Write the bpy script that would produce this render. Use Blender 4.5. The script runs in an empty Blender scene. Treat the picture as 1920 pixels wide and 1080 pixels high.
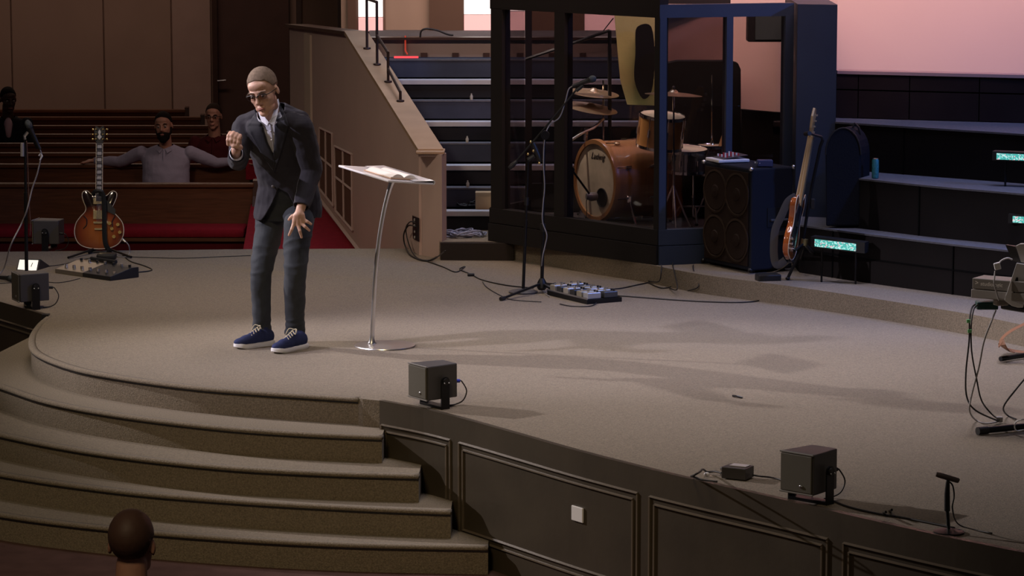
import bpy, bmesh, math, random
from mathutils import Vector, Matrix, noise
from mathutils.bvhtree import BVHTree
from math import sin, cos, pi, radians, sqrt, atan2, atan
random.seed(7)
SC = bpy.context.scene
COL = SC.collection
V = Vector
# ------------------------------------------------------------------ camera
FPX, HC = 5600.0, 2.84
PITCH = atan(780.0 / FPX)
cam_d = bpy.data.cameras.new('camera'); cam = bpy.data.objects.new('camera', cam_d); COL.objects.link(cam)
cam.location = (0, 0, HC); cam.rotation_euler = (pi / 2 - PITCH, 0, 0)
cam_d.sensor_width = 36; cam_d.lens = 36 * FPX / 1920; cam_d.clip_end = 200
SC.camera = cam
SC.view_settings.view_transform = 'Standard'
try: SC.view_settings.look = 'None'
except Exception: pass
SC.view_settings.gamma = 1; SC.view_settings.use_curve_mapping = False
SC.view_settings.exposure = 0.0
# ------------------------------------------------------------------ world and lights
W = bpy.data.worlds.new('world'); SC.world = W; W.use_nodes = True
W.node_tree.nodes['Background'].inputs[0].default_value = (0.75, 0.62, 0.60, 1)
W.node_tree.nodes['Background'].inputs[1].default_value = 0.030

def aim(o, target):
    o.rotation_euler = (V(target) - o.location).to_track_quat('-Z', 'Y').to_euler()

def spot(name, loc, target, energy, color, angle, blend=0.5, size=0.15):
    l = bpy.data.lights.new(name, 'SPOT'); l.energy = energy; l.color = color
    l.spot_size = radians(angle); l.spot_blend = blend; l.shadow_soft_size = size
    o = bpy.data.objects.new(name, l); COL.objects.link(o); o.location = loc; aim(o, target); return o

def area(name, loc, target, energy, color, sx, sy, spread=180):
    l = bpy.data.lights.new(name, 'AREA'); l.shape = 'RECTANGLE'; l.size = sx; l.size_y = sy
    l.energy = energy; l.color = color; l.spread = radians(spread)
    o = bpy.data.objects.new(name, l); COL.objects.link(o); o.location = loc; aim(o, target); return o

spot('key_light', (-12.6, 21.9, 6.3), (0.7, 16.3, 0.6), 6000, (1.0, 0.89, 0.87), 22, 0.45, 0.10)
spot('second_key_light', (-12.4, 14.6, 7.2), (-1.0, 17.5, 0.9), 4800, (0.95, 0.86, 1.0), 17, 0.8, 0.14)
spot('front_wash', (-3.0, 4.0, 8.5), (-1.6, 14.8, -0.4), 1750, (1.0, 0.77, 0.45), 37, 1.0, 1.2)
area('stage_top_light', (1.5, 16.6, 9.0), (1.5, 16.6, 0.0), 56, (0.96, 0.88, 0.96), 5.0, 2.5, 45)
area('stage_back_fill', (-1.6, 19.8, 9.0), (-1.6, 19.8, 0.0), 34, (1.0, 0.82, 0.67), 5.0, 1.5, 42)  # added overhead fill that lifts the back of the stage floor
area('side_wall_fill', (-5.0, 14.5, 7.5), (-0.9, 24.0, 0.2), 19, (1.0, 0.80, 0.62), 1.5, 1.0, 48)  # added fill that lifts the stair side wall and pillar
spot('blue_side_light', (8.5, 15.5, 5.2), (1.6, 20.5, 0.9), 1000, (0.14, 0.30, 1.0), 40, 0.6, 0.2)
spot('blue_back_light', (6.5, 22.6, 4.6), (-1.0, 17.6, 1.0), 2600, (0.05, 0.13, 1.0), 12, 0.6, 0.15)
area('stage_right_top_light', (3.6, 18.4, 7.0), (3.6, 18.6, 0.0), 46, (0.50, 0.54, 1.0), 3.0, 2.0, 80)
area('pink_wall_wash', (3.4, 19.6, 4.6), (3.4, 22.3, 2.1), 66, (1.0, 0.56, 0.46), 6.0, 0.4, 70)
area('choir_wall_light', (0.2, 25.6, 4.4), (0.2, 27.3, 1.8), 30, (1.0, 0.70, 0.58), 3.0, 0.4, 90)
area('choir_top_light', (0.0, 23.4, 5.5), (0.0, 23.6, 0.6), 30, (0.66, 0.76, 1.0), 2.5, 0.8, 80)
area('rear_wall_fill', (-5.0, 32.0, 5.6), (-5.0, 35.5, 1.2), 20, (1.0, 0.74, 0.60), 5.0, 0.5, 100)  # added fill that lifts the dark rear hall wall
area('pew_top_light', (-4.6, 34.6, 4.6), (-4.2, 29.5, -0.3), 42, (1.0, 0.70, 0.52), 4.0, 6.0, 140)

# ------------------------------------------------------------------ geometry of view (where a picture point lies in the room)
def ray(px, py):
    u = (px - 960) / FPX; v = (540 - py) / FPX
    return V((u, cos(PITCH) + v * sin(PITCH), -sin(PITCH) + v * cos(PITCH)))
def P(px, py, z=0.0):
    d = ray(px, py); t = (z - HC) / d.z
    return V((d.x * t, d.y * t, z))
def D(px, py, Y):
    d = ray(px, py); t = Y / d.y
    return V((d.x * t, Y, HC + d.z * t))

# ------------------------------------------------------------------ materials
MATS = {}
def mat(name, col, rough=0.6, metal=0.0, bump=0.0, bscale=40.0, var=0.0, vscale=5.0, emit=None, estr=0.0, sheen=0.0, coat=0.0, stretch=(1, 1, 1)):
    if name in MATS: return MATS[name]
    m = bpy.data.materials.new(name); m.use_nodes = True; nt = m.node_tree; b = nt.nodes['Principled BSDF']
    b.inputs['Roughness'].default_value = rough; b.inputs['Metallic'].default_value = metal
    if rough >= 0.68 and metal == 0: b.inputs['Specular IOR Level'].default_value = 0.12
    if coat: b.inputs['Coat Weight'].default_value = coat
    if sheen: b.inputs['Sheen Weight'].default_value = sheen
    tc = nt.nodes.new('ShaderNodeTexCoord'); mp = nt.nodes.new('ShaderNodeMapping'); mp.inputs['Scale'].default_value = stretch
    nt.links.new(tc.outputs['Object'], mp.inputs['Vector'])
    n = nt.nodes.new('ShaderNodeTexNoise'); n.inputs['Scale'].default_value = vscale; n.inputs['Detail'].default_value = 5
    nt.links.new(mp.outputs[0], n.inputs['Vector'])
    r = nt.nodes.new('ShaderNodeValToRGB'); v = max(var, 0.02)
    r.color_ramp.elements[0].position = 0.3; r.color_ramp.elements[1].position = 0.7
    r.color_ramp.elements[0].color = tuple(max(0, c * (1 - v)) for c in col) + (1,)
    r.color_ramp.elements[1].color = tuple(min(1, c * (1 + v)) for c in col) + (1,)
    nt.links.new(n.outputs['Fac'], r.inputs[0]); nt.links.new(r.outputs[0], b.inputs['Base Color'])
    if bump:
        n2 = nt.nodes.new('ShaderNodeTexNoise'); n2.inputs['Scale'].default_value = bscale; n2.inputs['Detail'].default_value = 3
        nt.links.new(mp.outputs[0], n2.inputs['Vector'])
        bp = nt.nodes.new('ShaderNodeBump'); bp.inputs['Strength'].default_value = bump; bp.inputs['Distance'].default_value = 0.01
        nt.links.new(n2.outputs['Fac'], bp.inputs['Height']); nt.links.new(bp.outputs[0], b.inputs['Normal'])
    if emit:
        b.inputs['Emission Color'].default_value = tuple(emit) + (1,); b.inputs['Emission Strength'].default_value = estr
    MATS[name] = m; return m

def glass_mat(name, tint, gloss=0.10, rough=0.02):
    if name in MATS: return MATS[name]
    m = bpy.data.materials.new(name); m.use_nodes = True; nt = m.node_tree; nt.nodes.clear()
    o = nt.nodes.new('ShaderNodeOutputMaterial'); t = nt.nodes.new('ShaderNodeBsdfTransparent'); g = nt.nodes.new('ShaderNodeBsdfGlossy')
    t.inputs[0].default_value = tuple(tint) + (1,); g.inputs['Roughness'].default_value = rough
    mx = nt.nodes.new('ShaderNodeMixShader'); fr = nt.nodes.new('ShaderNodeLayerWeight'); fr.inputs[0].default_value = 0.5
    pw_ = nt.nodes.new('ShaderNodeMath'); pw_.operation = 'POWER'; pw_.inputs[1].default_value = 4.0; nt.links.new(fr.outputs['Facing'], pw_.inputs[0])
    ma = nt.nodes.new('ShaderNodeMath'); ma.operation = 'MULTIPLY_ADD'; ma.inputs[1].default_value = 0.5; ma.inputs[2].default_value = gloss * 0.3; nt.links.new(pw_.outputs[0], ma.inputs[0])
    nt.links.new(ma.outputs[0], mx.inputs[0]); nt.links.new(t.outputs[0], mx.inputs[1]); nt.links.new(g.outputs[0], mx.inputs[2])
    nt.links.new(mx.outputs[0], o.inputs[0]); MATS[name] = m; return m

CARPET = mat('carpet', (0.200, 0.163, 0.118), 0.95, bump=0.6, bscale=170, var=0.30, vscale=110, sheen=0.15)
TRIMW = mat('dark_wood_fascia', (0.054, 0.042, 0.027), 0.42, bump=0.05, bscale=30, var=0.15, vscale=3)
FASCEDGE = mat('fascia_moulding', (0.12, 0.095, 0.068), 0.28, coat=0.3)
BLACK = mat('black_plastic', (0.012, 0.012, 0.013), 0.45, bump=0.1, bscale=300)
BLACKM = mat('black_metal', (0.02, 0.02, 0.022), 0.35, 0.6)
CHROME = mat('chrome', (0.80, 0.79, 0.80), 0.12, 1.0)
STEEL = mat('brushed_steel', (0.62, 0.62, 0.64), 0.28, 1.0)
CABLE = mat('cable_rubber', (0.018, 0.016, 0.016), 0.5)
CABLEG = mat('grey_cable', (0.30, 0.28, 0.27), 0.5)
WHITE = mat('white_plastic', (0.80, 0.79, 0.80), 0.35)
TIERC = mat('tier_carpet', (0.115, 0.115, 0.13), 0.95, bump=0.4, bscale=160, var=0.12, vscale=40)
TIERB = mat('tier_black_riser', (0.010, 0.008, 0.0075), 0.7, var=0.2, vscale=2)
BLUELIT = mat('booth_paint_blue_lit', (0.024, 0.038, 0.072), 0.55, bump=0.05, bscale=80, var=0.06)  # blue stage light is put into this paint colour, for the lit faces
WALLT = mat('tan_wall_paint', (0.52, 0.385, 0.335), 0.85, bump=0.05, bscale=60, var=0.04, vscale=2)
CAPW = mat('wall_cap_wood', (0.40, 0.27, 0.17), 0.5, var=0.12, vscale=3, stretch=(1, 1, 6))
PEWW = mat('pew_wood', (0.125, 0.050, 0.024), 0.32, bump=0.03, bscale=20, var=0.25, vscale=4, stretch=(1, 12, 12), coat=0.3)
PEWD = mat('pew_wood_dark', (0.055, 0.026, 0.018), 0.4, var=0.2, vscale=4)
RED = mat('red_fabric', (0.23, 0.012, 0.022), 0.9, bump=0.3, bscale=150, var=0.1, vscale=20)
GOLD = mat('gold_metal', (0.85, 0.62, 0.25), 0.25, 1.0)

# ------------------------------------------------------------------ mesh helper
class MB:
    def __init__(s): s.v = []; s.f = []
    def add(s, vs, fs):
        o = len(s.v); s.v += [V(p) for p in vs]; s.f += [tuple(i + o for i in f) for f in fs]; return s
    def box(s, c, size, rot=None, M=None):
        x, y, z = [k / 2 for k in size]
        vs = [V((a, b, d)) for a in (-x, x) for b in (-y, y) for d in (-z, z)]
        if rot is not None: vs = [rot @ p for p in vs]
        vs = [p + V(c) for p in vs]
        if M is not None: vs = [M @ p for p in vs]
        return s.add(vs, [(0, 1, 3, 2), (4, 6, 7, 5), (0, 4, 5, 1), (2, 3, 7, 6), (0, 2, 6, 4), (1, 5, 7, 3)])
    def bbox(s, c, size, bev=0.005, rot=None):
        b = bmesh.new(); bmesh.ops.create_cube(b, size=1)
        for q in b.verts: q.co = V((q.co.x * size[0], q.co.y * size[1], q.co.z * size[2]))
        bmesh.ops.bevel(b, geom=b.edges[:] , offset=bev, segments=2, affect='EDGES', profile=0.5)
        vs = [(rot @ q.co if rot is not None else q.co.copy()) + V(c) for q in b.verts]
        b.verts.index_update(); fs = [[q.index for q in f.verts] for f in b.faces]; b.free()
        return s.add(vs, fs)
    def tube(s, pts, r, n=8, caps=True, up=None, flat=1.0):
        pts = [V(p) for p in pts]; k = len(pts)
        rs = r if isinstance(r, (list, tuple)) else [r] * k
        t0 = (pts[1] - pts[0]).normalized()
        a = V(up) if up is not None else (V((0, 0, 1)) if abs(t0.z) < 0.9 else V((1, 0, 0)))
        o = len(s.v); x = (a - t0 * a.dot(t0)).normalized()
        for i, p in enumerate(pts):
            t = (pts[min(i + 1, k - 1)] - pts[max(i - 1, 0)])
            t = t.normalized() if t.length > 1e-9 else t0
            x = (x - t * x.dot(t))
            x = x.normalized() if x.length > 1e-6 else V((1, 0, 0))
            y = t.cross(x)
            for j in range(n):
                an = 2 * pi * j / n
                s.v.append(p + x * (rs[i] * flat * cos(an)) + y * (rs[i] * sin(an)))
        for i in range(k - 1):
            for j in range(n):
                j2 = (j + 1) % n
                s.f.append((o + i * n + j, o + i * n + j2, o + (i + 1) * n + j2, o + (i + 1) * n + j))
        if caps:
            s.f.append(tuple(o + j for j in reversed(range(n)))); s.f.append(tuple(o + (k - 1) * n + j for j in range(n)))
        return s
    def cyl(s, a, b, r, r2=None, n=24):
        return s.tube([a, b], [r, r if r2 is None else r2], n)
    def lathe(s, prof, c=(0, 0, 0), R=None, n=32, ring=False):
        o = len(s.v); R = R or Matrix.Identity(3)
        for (r, z) in prof:
            for j in range(n):
                an = 2 * pi * j / n
                s.v.append(V(c) + R @ V((r * cos(an), r * sin(an), z)))
        for i in range(len(prof) - 1):
            for j in range(n):
                j2 = (j + 1) % n
                s.f.append((o + i * n + j, o + i * n + j2, o + (i + 1) * n + j2, o + (i + 1) * n + j))
        if ring:
            q = (len(prof) - 1) * n
            for j in range(n): j2 = (j + 1) % n; s.f.append((o + q + j, o + q + j2, o + j2, o + j))
            return s
        s.f.append(tuple(o + j for j in reversed(range(n)))); s.f.append(tuple(o + (len(prof) - 1) * n + j for j in range(n)))
        return s
    def ell(s, c, r, R=None, nu=20, nv=12):
        o = len(s.v); R = R or Matrix.Identity(3); c = V(c)
        for i in range(1, nv):
            th = pi * i / nv
            for j in range(nu):
                ph = 2 * pi * j / nu
                s.v.append(c + R @ V((r[0] * sin(th) * cos(ph), r[1] * sin(th) * sin(ph), r[2] * cos(th))))
        top = len(s.v); s.v.append(c + R @ V((0, 0, r[2]))); bot = len(s.v); s.v.append(c + R @ V((0, 0, -r[2])))
        for i in range(nv - 2):
            for j in range(nu):
                j2 = (j + 1) % nu
                s.f.append((o + i * nu + j, o + (i + 1) * nu + j, o + (i + 1) * nu + j2, o + i * nu + j2))
        for j in range(nu):
            j2 = (j + 1) % nu
            s.f.append((top, o + j, o + j2)); s.f.append((bot, o + (nv - 2) * nu + j2, o + (nv - 2) * nu + j))
        return s
    def cap(s, a, b, ra, rb, n=16):      # tapered capsule
        a = V(a); b = V(b); s.tube([a, b], [ra, rb], n); s.ell(a, (ra,) * 3, nu=n, nv=10); s.ell(b, (rb,) * 3, nu=n, nv=10); return s
    def prism(s, poly, z0, z1):          # vertical prism from plan points
        o = len(s.v); n = len(poly)
        s.v += [V((p[0], p[1], z0)) for p in poly] + [V((p[0], p[1], z1)) for p in poly]
        s.f.append(tuple(o + i for i in reversed(range(n)))); s.f.append(tuple(o + n + i for i in range(n)))
        for i in range(n):
            j = (i + 1) % n; s.f.append((o + i, o + j, o + n + j, o + n + i))
        return s
    def slab(s, poly, d):                # any planar polygon thickened by vector d
        o = len(s.v); n = len(poly); d = V(d)
        s.v += [V(p) for p in poly] + [V(p) + d for p in poly]
        s.f.append(tuple(o + i for i in reversed(range(n)))); s.f.append(tuple(o + n + i for i in range(n)))
        for i in range(n):
            j = (i + 1) % n; s.f.append((o + i, o + j, o + n + j, o + n + i))
        return s
    def build(s, name, m, parent=None, smooth=False, loc=None, label=None, bevel=0, fix=True):
        if parent is not None: org = V(parent['_o'])
        elif loc is not None: org = V(loc)
        else:
            xs = [p.x for p in s.v]; ys = [p.y for p in s.v]; zs = [p.z for p in s.v]
            org = V(((min(xs) + max(xs)) / 2, (min(ys) + max(ys)) / 2, min(zs)))
        me = bpy.data.meshes.new(name); me.from_pydata([p - org for p in s.v], [], s.f); me.update()
        if fix:
            b = bmesh.new(); b.from_mesh(me)
            bmesh.ops.recalc_face_normals(b, faces=b.faces[:]); b.to_mesh(me); b.free()
        if smooth:
            for p in me.polygons: p.use_smooth = True
            if smooth == 'auto':
                b = bmesh.new(); b.from_mesh(me)
                for e in b.edges:
                    if len(e.link_faces) == 2 and e.calc_face_angle(0) > radians(40): e.smooth = False
                b.to_mesh(me); b.free()
        o = bpy.data.objects.new(name, me); COL.objects.link(o)
        me.materials.append(m); o['_o'] = list(org)
        if parent is not None: o.parent = parent
        else: o.location = org
        if label: o['label'] = label
        if bevel:
            md = o.modifiers.new('bevel', 'BEVEL'); md.width = bevel; md.segments = 2; md.limit_method = 'ANGLE'
        return o

def thing(name, label, cat, loc, group=None):
    o = bpy.data.objects.new(name, None); COL.objects.link(o); o.location = loc; o['_o'] = list(V(loc)); o.empty_display_size = 0.1
    o['label'] = label; o['category'] = cat
    if group: o['group'] = group
    return o
def tag(o, label, cat, group=None):
    o['label'] = label; o['category'] = cat
    if group: o['group'] = group
    return o
def struct(o): o['kind'] = 'structure'; return o
def RZ(a): return Matrix.Rotation(a, 3, 'Z')
def catmull(pts, k=8, closed=False):
    pts = [V(p) for p in pts]; n = len(pts); out = []
    rng = range(n) if closed else range(n - 1)
    for i in rng:
        g = (lambda q: pts[q % n]) if closed else (lambda q: pts[max(0, min(n - 1, q))])
        a, b, c, d = g(i - 1), g(i), g(i + 1), g(i + 2)
        for j in range(k):
            t = j / k
            out.append(0.5 * ((2 * b) + (c - a) * t + (2 * a - 5 * b + 4 * c - d) * t * t + (3 * b - a - 3 * c + d) * t ** 3))
    if not closed: out.append(pts[-1])
    return out
def cable(name, pts, r, label, m=None, k=6, parent=None, cat='cable', group=None):
    o = MB().tube(catmull(pts, k), r, 6).build(name, m or CABLE, parent, smooth=True)
    if parent is None: tag(o, label, cat, group)
    return o

# ================================================================== SETTING
# audience floor
struct(MB().box((0, 17, -0.80), (34, 50, 0.1)).build('floor', mat('house_carpet', (0.10, 0.055, 0.045), 0.95, bump=0.3, bscale=120, var=0.15, vscale=8)))
# stage slab and curved steps
def curve(pts, z, k=10): return [P(a, b, z) for a, b in pts] if k == 1 else catmull([P(a, b, z) for a, b in pts], k)
c0 = curve([(90, 592), (72, 608), (58, 633), (68, 660), (134, 687), (224, 705), (358, 723), (493, 734), (672, 746)], 0)
fasR = curve([(717, 752), (800, 768), (880, 788), (959, 810), (1072, 842), (1176, 869), (1296, 898), (1452, 933), (1620, 972), (1800, 1012), (2050, 1062)], 0, 4)
fasL = [P(-200, 507, 0), P(-100, 536, 0), P(0, 565, 0), P(88, 591, 0)]
back = [P(2300, 466, 0) , P(724, 466, 0), P(480, 467, 0), P(0, 472, 0), P(-300, 476, 0)]
LIP = 0.018
stage = fasL + c0 + [P(680, 748, 0)] + fasR + [V((6.5, 12.6, 0)), V((9.5, 22.4, 0)), back[1], back[2], back[3], back[4], V((-7.0, 20.0, 0))]
struct(MB().prism(stage, -0.75, 0).build('stage_platform', CARPET))
def nosing(curve_pts, z, name='step_nosing'):
    # rounded carpet lip that stands proud of the riser
    pts = [p.copy() for p in curve_pts]
    out = []
    for i, p in enumerate(pts):
        t = pts[min(i + 1, len(pts) - 1)] - pts[max(i - 1, 0)]; t.z = 0; t.normalize()
        nrm = V((t.y, -t.x, 0)); out.append((p, nrm))
    b = MB(); prof = [(-0.03, 0.0005), (0.004, 0.0005), (0.013, -0.006), (0.015, -0.016), (0.009, -0.023), (-0.03, -0.023)]
    m = len(prof)
    for p, nr in out:
        for a, dz in prof: b.v.append(V((p.x + nr.x * a, p.y + nr.y * a, z + dz)))
    for i in range(len(out) - 1):
        for j in range(m):
            j2 = (j + 1) % m; b.f.append((i * m + j, i * m + j2, (i + 1) * m + j2, (i + 1) * m + j))
    b.f.append(tuple(range(m))); b.f.append(tuple((len(out) - 1) * m + j for j in reversed(range(m))))
    g = MB()  # black strip that paints the shade line under the nosing
    for p, nr in out: g.v += [V((p.x - nr.x * 0.01, p.y - nr.y * 0.01, z - 0.022)), V((p.x + nr.x * 0.007, p.y + nr.y * 0.007, z - 0.022)), V((p.x + nr.x * 0.007, p.y + nr.y * 0.007, z - 0.030)), V((p.x - nr.x * 0.01, p.y - nr.y * 0.01, z - 0.030))]
    for i in range(len(out) - 1):
        for j in range(4): j2 = (j + 1) % 4; g.f.append((i * 4 + j, i * 4 + j2, (i + 1) * 4 + j2, (i + 1) * 4 + j))
    no = struct(b.build(name, CARPET, smooth=True)); g.build('nosing_shade_strip', BLACK, no); return no
nosing(c0, 0)
steps = [
    ([(-75, 700), (0, 722), (90, 751), (224, 776), (403, 798), (560, 810), (716, 817)], -0.15, P(716, 800, -0.15)),
    ([(-160, 770), (0, 812), (179, 846), (403, 872), (600, 884), (785, 890)], -0.30, P(788, 862, -0.30)),
    ([(-340, 760), (-160, 850), (0, 886), (224, 918), (448, 937), (672, 950), (845, 957)], -0.45, P(852, 920, -0.45)),
    ([(-360, 840), (-160, 925), (0, 962), (224, 990), (448, 1008), (672, 1019), (915, 1024)], -0.60, P(925, 980, -0.60)),
]
for pts, z, endp in steps:
    cv = curve(pts, z)
    e = V((endp.x + 0.0, 16.6, z))
    poly = cv + [V((cv[-1].x + 0.02, 16.3, z)), V((cv[-1].x - 0.3, 18.5, z)), V((-6.5, 23.5, z))]
    C_ = V((-1.5, 19.5, z)); rim = ([P(92, 596, z), P(76, 622, z), P(0, 660, z)] if z > -0.2 else []) + cv + [V((cv[-1].x + 0.02, 16.3, z))]; b = MB(); n = len(rim)
    b.v = [V(p) for p in rim] + [V((p.x, p.y, -0.75)) for p in rim] + [C_, V((C_.x, C_.y, -0.75))]
    b.f = [(2 * n, i, i + 1) for i in range(n - 1)] + [(2 * n + 1, n + i + 1, n + i) for i in range(n - 1)] + [(i, n + i, n + i + 1, i + 1) for i in range(n - 1)]
    b.f += [(2 * n, 2 * n + 1, n, 0), (2 * n, n - 1, 2 * n - 1, 2 * n + 1)]
    struct(b.build('stage_step', CARPET)); nosing(cv, z)

# ---- wood fascia right and left, with raised mouldings
def fascia(line, z0, z1, th, name, m=TRIMW):
    b = MB(); off = []
    for i, p in enumerate(line):
        t = line[min(i + 1, len(line) - 1)] - line[max(i - 1, 0)]; t.z = 0; t.normalize(); off.append(V((t.y, -t.x, 0)))
    poly = [p + n * th for p, n in zip(line, off)] + [p - n * 0.01 for p, n in reversed(list(zip(line, off)))]
    b.prism(poly, z0, z1); return b.build(name, m), off
fr, frn = fascia(fasR, -0.75, 0.006, 0.022, 'trim_1'); struct(fr)
fl, fln = fascia(fasL, -0.75, 0.006, 0.022, 'trim_2'); struct(fl)
def along(line, s):
    L = 0
    for i in range(len(line) - 1):
        d = (line[i + 1] - line[i]).length
        if L + d >= s: return line[i].lerp(line[i + 1], (s - L) / d), (line[i + 1] - line[i]).normalized()
        L += d
    return line[-1], (line[-1] - line[-2]).normalized()
def arclen_at_px(line, px):
    L = 0; prev = None
    for i in range(len(line) - 1):
        a, b = line[i], line[i + 1]
        pa = 960 + FPX * a.x / (a.y * cos(PITCH) + (HC) * sin(PITCH)); pb = 960 + FPX * b.x / (b.y * cos(PITCH) + (HC) * sin(PITCH))
        if (pa - px) * (pb - px) <= 0: return L + (b - a).length * (px - pa) / (pb - pa + 1e-9)
        L += (b - a).length
    return L
def frame_panel(line, s0, s1, ztop, zbot, th=0.022, parent=None):
    # recessed-looking panel: two concentric mouldings following the wall
    def rail(sa, sb, z, w=0.012, h=0.011):
        n = max(2, int((sb - sa) / 0.12) + 1); b = MB(); ring = []
        for i in range(n + 1):
            p, t = along(line, sa + (sb - sa) * i / n); nr = V((t.y, -t.x, 0)); q = p + nr * th
            ring.append([V((q.x, q.y, z + h / 2)), V((q.x + nr.x * w, q.y + nr.y * w, z - h / 8)), V((q.x + nr.x * w, q.y + nr.y * w, z - h / 4)), V((q.x, q.y, z - h / 2))])
        for r in ring: b.v += r
        for i in range(n):
            for j in range(4): b.f.append((i * 4 + j, i * 4 + (j + 1) % 4, (i + 1) * 4 + (j + 1) % 4, (i + 1) * 4 + j))
        b.f.append((0, 1, 2, 3)); b.f.append((n * 4 + 3, n * 4 + 2, n * 4 + 1, n * 4)); return b
    for k, ins in enumerate((0.0, 0.035)):
        for z in (ztop - ins, zbot + ins): rail(s0 + ins, s1 - ins, z).build('moulding', FASCEDGE, parent)
        for s in (s0 + ins, s1 - ins):
            p, t = along(line, s); nr = V((t.y, -t.x, 0)); ang = atan2(t.y, t.x)
            MB().box(p + nr * (th + 0.004) + V((0, 0, (ztop + zbot) / 2)), (0.010, 0.008, ztop - zbot - 2 * ins), RZ(ang)).build('moulding', FASCEDGE, parent)
sA = [arclen_at_px(fasR, x) for x in (721, 851, 868, 1203, 1226, 1560, 1590, 1900)]
for i in range(0, 8, 2): frame_panel(fasR, sA[i], sA[i + 1], -0.125, -0.62, parent=fr)
sB = [0.4, (fasL[1] - fasL[0]).length + (fasL[2] - fasL[1]).length + (fasL[3] - fasL[2]).length - 0.05]
frame_panel(fasL, sB[0], sB[1], -0.115, -0.62, parent=fl)
MB().box(fasL[-1] + V((-0.005, -0.02, -0.37)), (0.045, 0.07, 0.76)).build('end_post', BLACK, fl)

# ---- low curved platform under booth and choir
pf = curve([(824, 486), (965, 488), (1090, 510), (1208, 529), (1314, 550), (1452, 569), (1560, 585), (1767, 619), (1920, 650), (2200, 722)], 0, 5)
struct(MB().prism(pf + [V((7.5, 18.0, 0)), V((8, 27, 0)), V((-0.55, 27, 0)), V((-0.55, 22.6, 0))], 0.0, 0.13).build('choir_platform', CARPET))
struct(MB().prism([P(826, 488, 0), P(963, 489, 0), P(963, 487, 0), P(826, 484.5, 0)], 0.0, 0.128).build('trim_3', mat('black_skirt', (0.03, 0.024, 0.02), 0.9)))

# ---- right-hand choir tiers (black risers, dark carpet treads)
def tier(pts, z0, z, xl, name='choir_tier'):
    cv = curve(pts, z, 4)
    body = cv + [V((9, cv[-1].y + 0.6, z)), V((9, 24.5, z)), V((xl, 24.5, z))]
    a = struct(MB().prism(body, z0, z - 0.012).build(name, TIERB))
    top = [V((p.x, p.y - 0.012, z)) for p in cv] + [V((9, cv[-1].y + 0.6, z)), V((9, 24.5, z)), V((xl, 24.5, z))]
    MB().prism(top, z - 0.012, z).build('tread_carpet', TIERC, a)
    return a, cv
tA, cvA = tier([(1500, 421), (1617, 437), (1783, 457), (1883, 468), (2000, 482), (2300, 525)], 0.13, 0.46, 1.92)
tB, cvB = tier([(1566, 329), (1650, 338), (1767, 350), (1920, 363), (2250, 395)], 0.46, 0.80, 2.28)
tC, cvC = tier([(1566, 228), (1734, 239), (1920, 251), (2250, 275)], 0.80, 1.13, 2.28)
# seams between the plywood sections of each riser
for cv, z0, z1, pxs in ((cvA, 0.13, 0.45, (1560, 1785)), (cvB, 0.46, 0.79, (1720,)), (cvC, 0.80, 1.12, (1690,))):
    for px in pxs:
        p, t = along(cv, arclen_at_px(cv, px)); MB().box((p.x, p.y - 0.003, (z0 + z1) / 2), (0.008, 0.012, z1 - z0), RZ(atan2(t.y, t.x))).build('seam_strip', mat('seam_black', (0.003, 0.003, 0.003), 0.9), tA)
# long dark gap of the lowest riser
b = MB()
cg = [V((p.x, p.y, 0)) for p in cvA]
b.prism([p + V((0, -0.006, 0)) for p in cg] + [p + V((0, 0.01, 0)) for p in reversed(cg)], 0.285, 0.297); b.build('gap_strip', mat('seam_black', (0.003, 0.003, 0.003), 0.9), tA)
# dark panelled wall above the top tier, each panel a board
pw = [D(1568, 225, 20.95), D(1720, 232, 20.75), D(1920, 243, 20.5), D(2300, 260, 20.1)]
pw = [V((p.x, p.y, 0)) for p in pw]
PANW = mat('dark_panel_wood', (0.022, 0.014, 0.012), 0.7, var=0.2, vscale=3)
wl = struct(MB().prism([p + V((0, 0.03, 0)) for p in pw] + [p + V((0, 0.14, 0)) for p in reversed(pw)], 1.13, 1.44).build('wall_choir', TIERB))
def strip(line, s0, s1, z0, z1, name, m, parent, th=0.02):
    a, t = along(line, s0); c, t2 = along(line, s1); nr = V((t.y, -t.x, 0))
    return MB().prism([a + nr * th, c + nr * th, c - nr * 0.028, a - nr * 0.028], z0, z1).build(name, m, parent)
cuts = [0.0] + [arclen_at_px(pw, x) for x in (1605, 1700, 1830, 1960)] + [3.2]
for i in range(len(cuts) - 1):
    strip(pw, cuts[i] + 0.004, cuts[i + 1] - 0.004, 1.335, 1.435, 'panel', PANW, wl)
    strip(pw, cuts[i] + 0.004, cuts[i + 1] - 0.004, 1.135, 1.325, 'panel', PANW, wl)
MB().prism([p + V((0, -0.03, 0)) for p in pw] + [p + V((0, 0.16, 0)) for p in reversed(pw)], 1.44, 1.462).build('ledge', mat('ledge_wood', (0.45, 0.30, 0.27), 0.5), wl)
# pink wash wall
PINK = mat('rose_lit_plaster', (0.74, 0.59, 0.55), 0.9, bump=0.03, bscale=20, var=0.02, vscale=1)
pk = [V((1.18, 22.75, 0)), V((2.4, 22.1, 0)), V((3.8, 21.6, 0)), V((9.0, 20.6, 0))]
struct(MB().prism(pk + [p + V((0, 0.1, 0)) for p in reversed(pk)], 0.13, 4.2).build('wall_back_right', PINK))

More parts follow.
